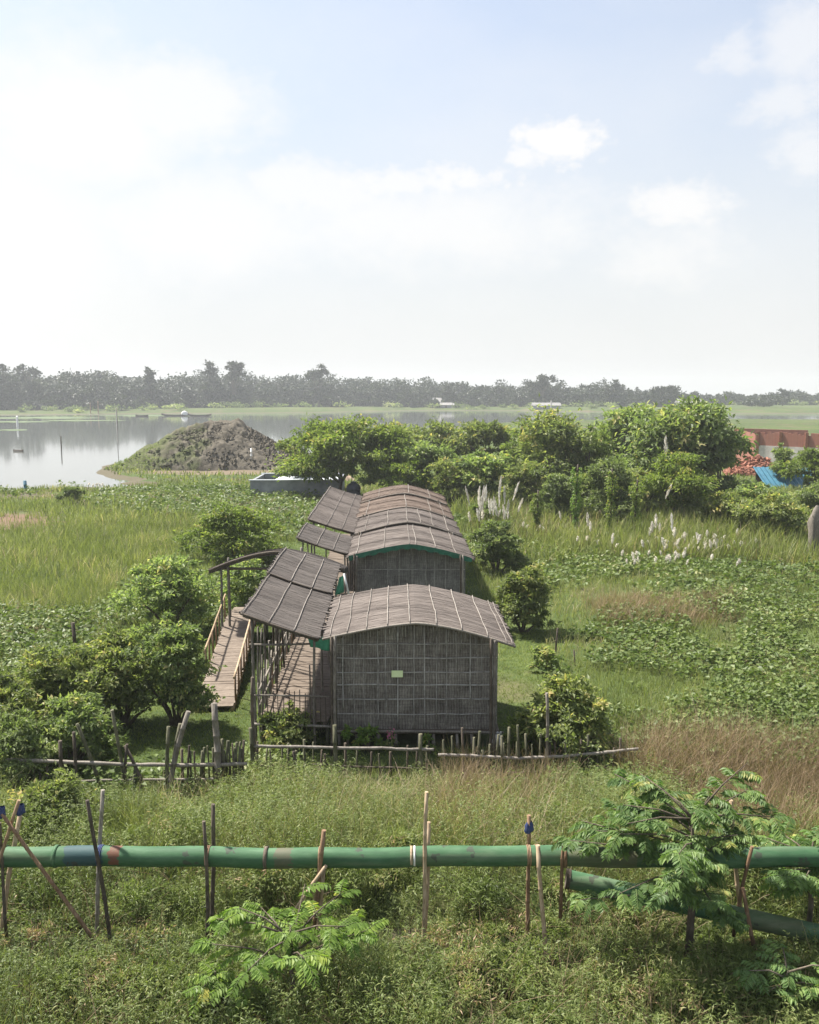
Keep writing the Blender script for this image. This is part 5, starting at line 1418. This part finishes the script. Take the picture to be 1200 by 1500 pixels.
def broad(x, y, h, s, nl=5):
    n = len(x)
    if n == 0: return
    z = ground_z(x, y)
    a = RNG.random((n, nl)) * 6.283; r = RNG.uniform(.03, .16, (n, nl)) * (s / .12)
    hh = h[:, None] * RNG.uniform(.5, 1.1, (n, nl))
    P = np.stack([x[:, None] + r * np.cos(a), y[:, None] + r * np.sin(a), z[:, None] + hh], 2).reshape(-1, 3)
    D = np.stack([np.cos(a), np.sin(a), RNG.uniform(-.35, .8, (n, nl))], 2).reshape(-1, 3)
    patch = (fbm(NC, x, y, .4) - .5) * .6
    tt = np.clip(np.repeat(.5 + patch, nl) + RNG.normal(size=n * nl) * .2, 0, 1)
    l = s * RNG.uniform(.7, 1.3, n * nl)
    put('broad', *leaf_arrays(P, D, l, l * .8, tt, None, .15, .1))

def U(x, y):     # photo column of a ground point, used only to choose what grows where
    return 600 + 1300 * x / (y * CP + CAM_H * SP)

# --- near band: weeds and grass
x, y = sample(9.6, 19.3, 88)
uu = U(x, y)
lawn = in_any(x, y, 'lawn'); dry = in_any(x, y, 'dry'); hy = in_any(x, y, 'hyacinth')
hn = fbm(NA, x, y, .8); hb = NB(x, y, 1.1)
tall = .14 + 1.15 * np.clip((hn - .22) * 1.5, 0, 1) + .2 * hb
ditch = np.exp(-((y - 12.15) / .8) ** 2)
tall *= 1 - .72 * ditch
bank = np.exp(-((y - 14.0) / .9) ** 2); tall *= 1 + .3 * bank
tall *= np.clip(1.06 - np.clip(y - 15.6, 0, 3) * .22, .42, 1.1)
lowl = np.clip((y - 15.8) / 1.0, 0, 1) * np.clip((345 - uu) / 60, 0, 1)
tall *= 1 - .65 * lowl
k = ~lawn & ~blocked(x, y)
sel = k & ~dry & ~hy & ((NB(x, y, .7) > .30) | (y < 13.4))
weeds(x[sel], y[sel], tall[sel] * RNG.uniform(.6, 1.1, sel.sum()), 20, .078, .0155)
x, y = sample(9.6, 19.3, 330)
lawn = in_any(x, y, 'lawn'); dry = in_any(x, y, 'dry'); hy = in_any(x, y, 'hyacinth')
k = ~lawn & ~blocked(x, y) & ~hy
hn = fbm(NA, x, y, .8); ditch = np.exp(-((y - 12.15) / .8) ** 2)
uu = U(x, y); lowl = np.clip((y - 15.8) / 1.0, 0, 1) * np.clip((345 - uu) / 60, 0, 1)
hh = (1 - .6 * lowl) * (.12 + 1.15 * np.clip((hn - .2) * 1.4, 0, 1)) * (1 - .68 * ditch) * np.clip(1.06 - np.clip(y - 15.6, 0, 3) * .22, .4, 1.1)
s1 = k & ~dry
grass(x[s1], y[s1], hh[s1] * RNG.uniform(.5, 1.15, s1.sum()), RNG.uniform(.006, .011, s1.sum()), tint=.5)
# cushions of denser growth
rngc = np.random.default_rng(55)
cl = [(260, 1440, .62, .95), (200, 1345, .5, .6), (70, 1330, .55, .6), (90, 1450, .6, .7), (330, 1220, .7, .5), (440, 1190, .8, .55), (560, 1200, .7, .5), (260, 1270, .7, .55), (700, 1470, .6, .5), (600, 1475, .5, .6), (900, 1440, .55, .5), (1100, 1470, .6, .55), (800, 1380, .5, .45), (540, 1330, .6, .8), (690, 1335, .6, .8), (390, 1320, .5, .75), (1170, 1430, .6, .6), (20, 1250, .6, .7), (500, 1440, .6, .5), (1010, 1480, .5, .6)]
cl += [(rngc.uniform(-60, 1260), rngc.uniform(1170, 1530), rngc.uniform(.28, .6), rngc.uniform(.3, .65)) for _ in range(60)]
for u, v, R_, H_ in cl:
    c = g(u, v)
    if c.y < 9.8 or in_any(np.array([c.x]), np.array([c.y]), 'lawn')[0]: continue
    if v not in (1340, 1345, 1335, 1320) and 11.2 < c.y < 13.0: H_ *= .5
    if c.y > 15.5: H_ *= .6
    z0 = gz(c.x, c.y); lb = []
    for k_ in range(5):
        a_ = rngc.random() * 6.28; lb.append((c.x + R_ * .45 * math.cos(a_), c.y + R_ * .45 * math.sin(a_), z0 + H_ * rngc.uniform(.3, .62), R_ * rngc.uniform(.4, .65), R_ * .55, H_ * .38))
    n_ = int(2600 * R_)
    V, T = crown_arrays(lb, n_, .075, .016, rngc, .34, nclump=int(26 * R_ + 8), droop=.1)
    T = np.clip(T * .8 + .08 + rngc.normal() * .12, 0, 1)
    put('weed', V, np.clip(T + (.35 if rngc.random() < .16 else 0), 0, 1))
# tall feathery seed heads behind the pipe
x, y = sample(13.3, 17.4, 170)
uu = U(x, y); k = ~in_any(x, y, 'lawn') & (uu > 190) & (uu < 900) & (fbm(NC, x, y, .4) > .38)
x, y = x[k], y[k]
grass(x, y, RNG.uniform(.65, 1.15, len(x)) * np.clip(1.1 - np.clip(y - 15.4, 0, 3) * .25, .4, 1.1), RNG.uniform(.006, .010, len(x)), tint=.82, lean=.3, curve=.45)
# dry stands
for Ya, Yb, dn, hmul in ((12.5, 20.5, 440, 1.1), (24, 34, 230, .85)):
    x, y = sample(Ya, Yb, dn); k = in_any(x, y, 'dry') & (NB(x, y, .9) > .12); x, y = x[k], y[k]
    grass(x, y, RNG.uniform(.45, 1.05, len(x)) * hmul * (.75 + .5 * NB(x, y, .8)), RNG.uniform(.006, .011, len(x)) * (1.5 if Ya > 20 else 1), 'dry', tint=.5, lean=.35, curve=.4)
x, y = sample(9.8, 14, 70); k = (fbm(NB, x, y, .5) > .50); x, y = x[k], y[k]
grass(x, y, RNG.uniform(.4, .9, len(x)), RNG.uniform(.007, .011, len(x)), 'dry', tint=.35, lean=.5, curve=.6)
# --- lawn
x, y = sample(16.5, 30, 420); k = in_any(x, y, 'lawn') & ~blocked(x, y); x, y = x[k], y[k]
grass(x, y, RNG.uniform(.05, .13, len(x)), RNG.uniform(.012, .02, len(x)), 'lawn', lean=.5, curve=.4)
x, y = sample(30, 48, 90); k = in_any(x, y, 'lawn') & ~blocked(x, y); x, y = x[k], y[k]
grass(x, y, RNG.uniform(.06, .16, len(x)), RNG.uniform(.02, .035, len(x)), 'lawn', lean=.5, curve=.4)
# --- middle band
for Ya, Yb, dn, w in ((18.8, 26, 190, .013), (26, 38, 110, .019), (38, 56, 60, .03), (56, 82, 24, .055), (82, 130, 4.5, .13)):
    x, y = sample(Ya, Yb, dn, 6)
    k = ~in_any(x, y, 'lawn') & ~blocked(x, y) & ~in_any(x, y, 'reeds')
    hy = in_any(x, y, 'hyacinth'); md = in_any(x, y, 'meadow'); k &= (~hy | (RNG.random(len(x)) < .8)) & (~in_any(x, y, 'dry') | (RNG.random(len(x)) < .3))
    hb = fbm(NA, x, y, .3)
    h = np.where(md, .5 + .55 * hb, .22 + .4 * hb) * RNG.uniform(.6, 1.15, len(x))
    tn = np.where(md, .45, .42)
    grass(x[k], y[k], h[k], w * RNG.uniform(.7, 1.3, k.sum()), tint=tn[k], lean=.25)
# broad-leaved mats
for Ya, Yb, dn, s in ((17, 24, 30, .13), (24, 34, 20, .16), (34, 50, 9, .2), (50, 84, 3.2, .27)):
    x, y = sample(Ya, Yb, dn, 6); hy = in_any(x, y, 'hyacinth'); 
    k = ~blocked(x, y) & ~in_any(x, y, 'lawn') & ((hy & (NB(x, y, .5) > .2)) | (~in_any(x, y, 'meadow') & (fbm(NB, x, y, .22) > .62)))
    x, y = x[k], y[k]
    broad(x, y, RNG.uniform(.2, .42, len(x)) * (1 + .3 * (Ya > 30)), s)
# reeds under the far trees
x, y = sample(36, 62, 42, 2); k = in_any(x, y, 'reeds') & ~blocked(x, y); x, y = x[k], y[k]
grass(x, y, RNG.uniform(.7, 1.6, len(x)) * (.7 + .6 * NB(x, y, .3)), RNG.uniform(.03, .055, len(x)), tint=.45, lean=.2, curve=.35)
x, y = sample(36, 60, 8, 2); k = in_any(x, y, 'reeds') & (fbm(NC, x, y, .25) > .5); x, y = x[k], y[k]
grass(x, y, RNG.uniform(.6, 1.2, len(x)), RNG.uniform(.03, .05, len(x)), 'dry', tint=.4)
# grass on the mound and along the lake edge
x = -38 + 20 * RNG.random(9000); y = 95 + 16 * RNG.random(9000); mz = mound_z(x, y)
k = (mz > .3) & (fbm(NA, x, y, .22) > .54 + .04 * (x + 29)); x, y, mz = x[k], y[k], mz[k]
n = len(x); put('weed', *leaf_arrays(np.stack([x, y, mz - .35 + RNG.random(n) * .3], 1), RNG.normal(size=(n, 3)) + [0, 0, .6], RNG.uniform(.2, .4, n), RNG.uniform(.05, .1, n), np.clip(.5 + RNG.normal(size=n) * .2, 0, 1)))

for key, nm, mat, lab, cat, fn_ in (('grass', 'tall_grass', 'grass', 'tall green grass over the whole field', 'grass', blade_mesh), ('lawn', 'short_grass', 'lawn', 'short yellow-green grass around the huts', 'grass', blade_mesh),
        ('weed', 'leafy_weeds', 'weed', 'leafy weeds crowding the ground around the pipe', 'weeds', leaf_mesh), ('broad', 'broadleaf_mat', 'broadleaf', 'mat of broad-leaved marsh plants in the fields', 'marsh plants', leaf_mesh), ('dry', 'dry_grass', 'dry_grass', 'stands of dry pinkish-brown grass', 'grass', blade_mesh)):
    V = np.concatenate(acc[key][0]); T = np.concatenate(acc[key][1])
    tag(link(nm, fn_(nm, V, T), M[mat]), lab, cat, kind='stuff')
    print(nm, len(V))

# floating weed patches on the far water
def floating(name, lab, pts, Y):
    rr = random.Random(len(lab)); m = MB()
    for (u, v, wpx, dep) in pts:
        c = g(u, v, -.27); a = wpx / 2 * depth_scale(c.y); n = 40; vs = []
        for ring, zz in ((1.0, -.275), (.96, -.235), (.0, -.22)):
            for k_ in range(n):
                th = 6.283 * k_ / n; q = 1 + .18 * math.sin(th * 3 + u) + .12 * math.sin(th * 7 + v) + rr.uniform(-.06, .06)
                vs.append((c.x + a * q * ring * math.cos(th), c.y + dep * q * ring * math.sin(th), zz))
        m.add(vs, [(j * n + k_, j * n + (k_ + 1) % n, (j + 1) * n + (k_ + 1) % n, (j + 1) * n + k_) for j in range(2) for k_ in range(n)], True)
    tag(m.build(name, M['float_weed'], None), lab, 'water weed', kind='stuff')
M['float_weed'] = plain_mat('float_weed', (.05, .08, .035), (.11, .15, .06), .4, .9)
floating('floating_weed', 'green rafts of floating weed on the far left water', [(60, 612, 170, 14), (20, 618, 90, 8), (120, 616, 110, 6), (200, 609, 90, 9), (10, 630, 60, 4)], 300)

# ------------------------------------------------------------------ haze
m = MB(); m.box((0, 560, 14.0), (2700, 1310, 34.5)); hz = m.build('haze', None)
hm = bpy.data.materials.new('haze_air'); hm.use_nodes = True; nt = hm.node_tree; nt.nodes.clear()
out = nt.nodes.new('ShaderNodeOutputMaterial'); pv = nt.nodes.new('ShaderNodeVolumePrincipled')
pv.inputs['Color'].default_value = (.76, .79, .83, 1); pv.inputs['Density'].default_value = .00045; pv.inputs['Anisotropy'].default_value = .25
nt.links.new(pv.outputs[0], out.inputs['Volume']); hz.data.materials.append(hm)
tag(hz, 'pale haze filling the air over the fields and lake', 'haze', kind='stuff')

# ------------------------------------------------------------------ sky and sun
SUN = Vector((-.72, .55, 0)).normalized(); EL = math.radians(57)
sv_ = Vector((SUN.x * math.cos(EL), SUN.y * math.cos(EL), math.sin(EL)))
w = bpy.data.worlds.new('World'); S.world = w; w.use_nodes = True; nt = w.node_tree
bg = nt.nodes['Background']
sky = nt.nodes.new('ShaderNodeTexSky'); sky.sky_type = 'NISHITA'; sky.sun_disc = False
sky.sun_elevation = EL; sky.sun_rotation = math.atan2(SUN.x, SUN.y); sky.altitude = 10; sky.air_density = 1.0; sky.dust_density = 1.6; sky.ozone_density = 1.6
tc = nt.nodes.new('ShaderNodeTexCoord'); D = tc.outputs['Generated']
def wnoise(scale, detail, rough, stretch=(1, 1, 1)):
    mp = nt.nodes.new('ShaderNodeMapping'); mp.inputs['Scale'].default_value = stretch; nt.links.new(D, mp.inputs['Vector'])
    n = nt.nodes.new('ShaderNodeTexNoise'); n.inputs['Scale'].default_value = scale; n.inputs['Detail'].default_value = detail; n.inputs['Roughness'].default_value = rough
    nt.links.new(mp.outputs[0], n.inputs['Vector']); return n.outputs['Fac']
nbig = wnoise(4.5, 5, .55, (1, 1, 1.8)); nfine = wnoise(22, 7, .6, (1, 1, 1.3))
nwisp = wnoise(70, 6, .65, (1, 1, 1.6))
fine2 = math_n(nt, 'ADD', math_n(nt, 'MULTIPLY', math_n(nt, 'SUBTRACT', nfine, .5), .11), math_n(nt, 'MULTIPLY', math_n(nt, 'SUBTRACT', nwisp, .5), .05))
pert = math_n(nt, 'ADD', fine2, math_n(nt, 'MULTIPLY', math_n(nt, 'SUBTRACT', nbig, .5), .10))
def cloud(u, v, rx, rz, soft):
    d = Vector(ray(u, v)).normalized()
    sb = nt.nodes.new('ShaderNodeVectorMath'); sb.operation = 'SUBTRACT'; nt.links.new(D, sb.inputs[0]); sb.inputs[1].default_value = d
    sc = nt.nodes.new('ShaderNodeVectorMath'); sc.operation = 'MULTIPLY'; nt.links.new(sb.outputs[0], sc.inputs[0]); sc.inputs[1].default_value = (1 / rx, .6 / rx, 1 / rz)
    ln = nt.nodes.new('ShaderNodeVectorMath'); ln.operation = 'LENGTH'; nt.links.new(sc.outputs[0], ln.inputs[0])
    dd = math_n(nt, 'ADD', ln.outputs['Value'], math_n(nt, 'MULTIPLY', pert, .55 / rz * .12 * 8))
    mr = nt.nodes.new('ShaderNodeMapRange'); mr.interpolation_type = 'SMOOTHSTEP'; nt.links.new(dd, mr.inputs['Value'])
    mr.inputs['From Min'].default_value = 1 + soft * .3; mr.inputs['From Max'].default_value = 1 - soft; mr.inputs['To Min'].default_value = 0; mr.inputs['To Max'].default_value = 1
    return mr.outputs['Result']
CL = [(818, 206, .064, .03, .6, .95), (775, 228, .06, .022, .6, .75), (690, 258, .09, .024, .6, .75), (600, 268, .11, .026, .6, .7), (480, 282, .11, .032, .7, .65), (620, 325, .26, .06, .8, .65), (1060, 85, .042, .026, .8, .5), (1175, 65, .045, .045, .8, .55), (1150, 140, .04, .026, .8, .5), (1190, 215, .035, .028, .8, .5), (990, 298, .055, .028, .75, .75), (250, 150, .11, .055, .7, .7), (110, 180, .13, .09, .8, .8), (20, 330, .16, .16, 1.0, .7), (300, 330, .16, .07, .8, .65), (980, 375, .10, .04, .9, .55)]
tot = None
for u, v, rx, rz, soft, amt in CL:
    c = math_n(nt, 'MULTIPLY', cloud(u, v, rx, rz, soft), amt)
    tot = c if tot is None else math_n(nt, 'MAXIMUM', tot, c)
veil = math_n(nt, 'MULTIPLY', math_n(nt, 'SUBTRACT', nbig, .40, True), 1.2, True)
tot = math_n(nt, 'MAXIMUM', tot, math_n(nt, 'MULTIPLY', veil, .5))
# even white veil of humid air, thicker low in the sky
sep = nt.nodes.new('ShaderNodeSeparateXYZ'); nt.links.new(D, sep.inputs[0])
hz_f = nt.nodes.new('ShaderNodeMapRange'); nt.links.new(sep.outputs['Z'], hz_f.inputs['Value']); hz_f.interpolation_type = 'SMOOTHSTEP'
hz_f.inputs['From Min'].default_value = .47; hz_f.inputs['From Max'].default_value = .0; hz_f.inputs['To Min'].default_value = .34; hz_f.inputs['To Max'].default_value = .95
skyb = mix(nt, 1.0, sky.outputs[0], (1.55, 1.5, 1.42), 'MULTIPLY')
base = mix(nt, hz_f.outputs[0], skyb, (5.95, 6.0, 6.05))
col = mix(nt, tot, base, (7.35, 7.2, 7.05))
nt.links.new(col, bg.inputs['Color']); bg.inputs['Strength'].default_value = .039

sl = bpy.data.lights.new('Sun', 'SUN'); sl.energy = 3.3; sl.angle = math.radians(2.5); sl.color = (1, .95, .87)
so = bpy.data.objects.new('Sun', sl); COL.objects.link(so); so.location = (-30, 20, 60); so.rotation_euler = sv_.to_track_quat('Z', 'Y').to_euler()

# ------------------------------------------------------------------ camera, view
cd = bpy.data.cameras.new('Camera'); cd.sensor_fit = 'VERTICAL'; cd.sensor_height = 24; cd.sensor_width = 24; cd.lens = 24 * F_PX / 1500; cd.clip_start = .1; cd.clip_end = 6000
co = bpy.data.objects.new('Camera', cd); COL.objects.link(co); co.location = (0, 0, CAM_H); co.rotation_euler = (math.pi / 2 - PITCH, 0, 0); S.camera = co
S.view_settings.view_transform = 'Standard'; S.view_settings.look = 'None'; S.view_settings.exposure = 1.86; S.view_settings.gamma = 1; S.view_settings.use_curve_mapping = False
S.cycles.max_bounces = 8; S.cycles.transmission_bounces = 3; S.cycles.diffuse_bounces = 5; S.cycles.glossy_bounces = 2; S.cycles.transparent_max_bounces = 4
S.cycles.volume_bounces = 1
S.cycles.use_denoising = True
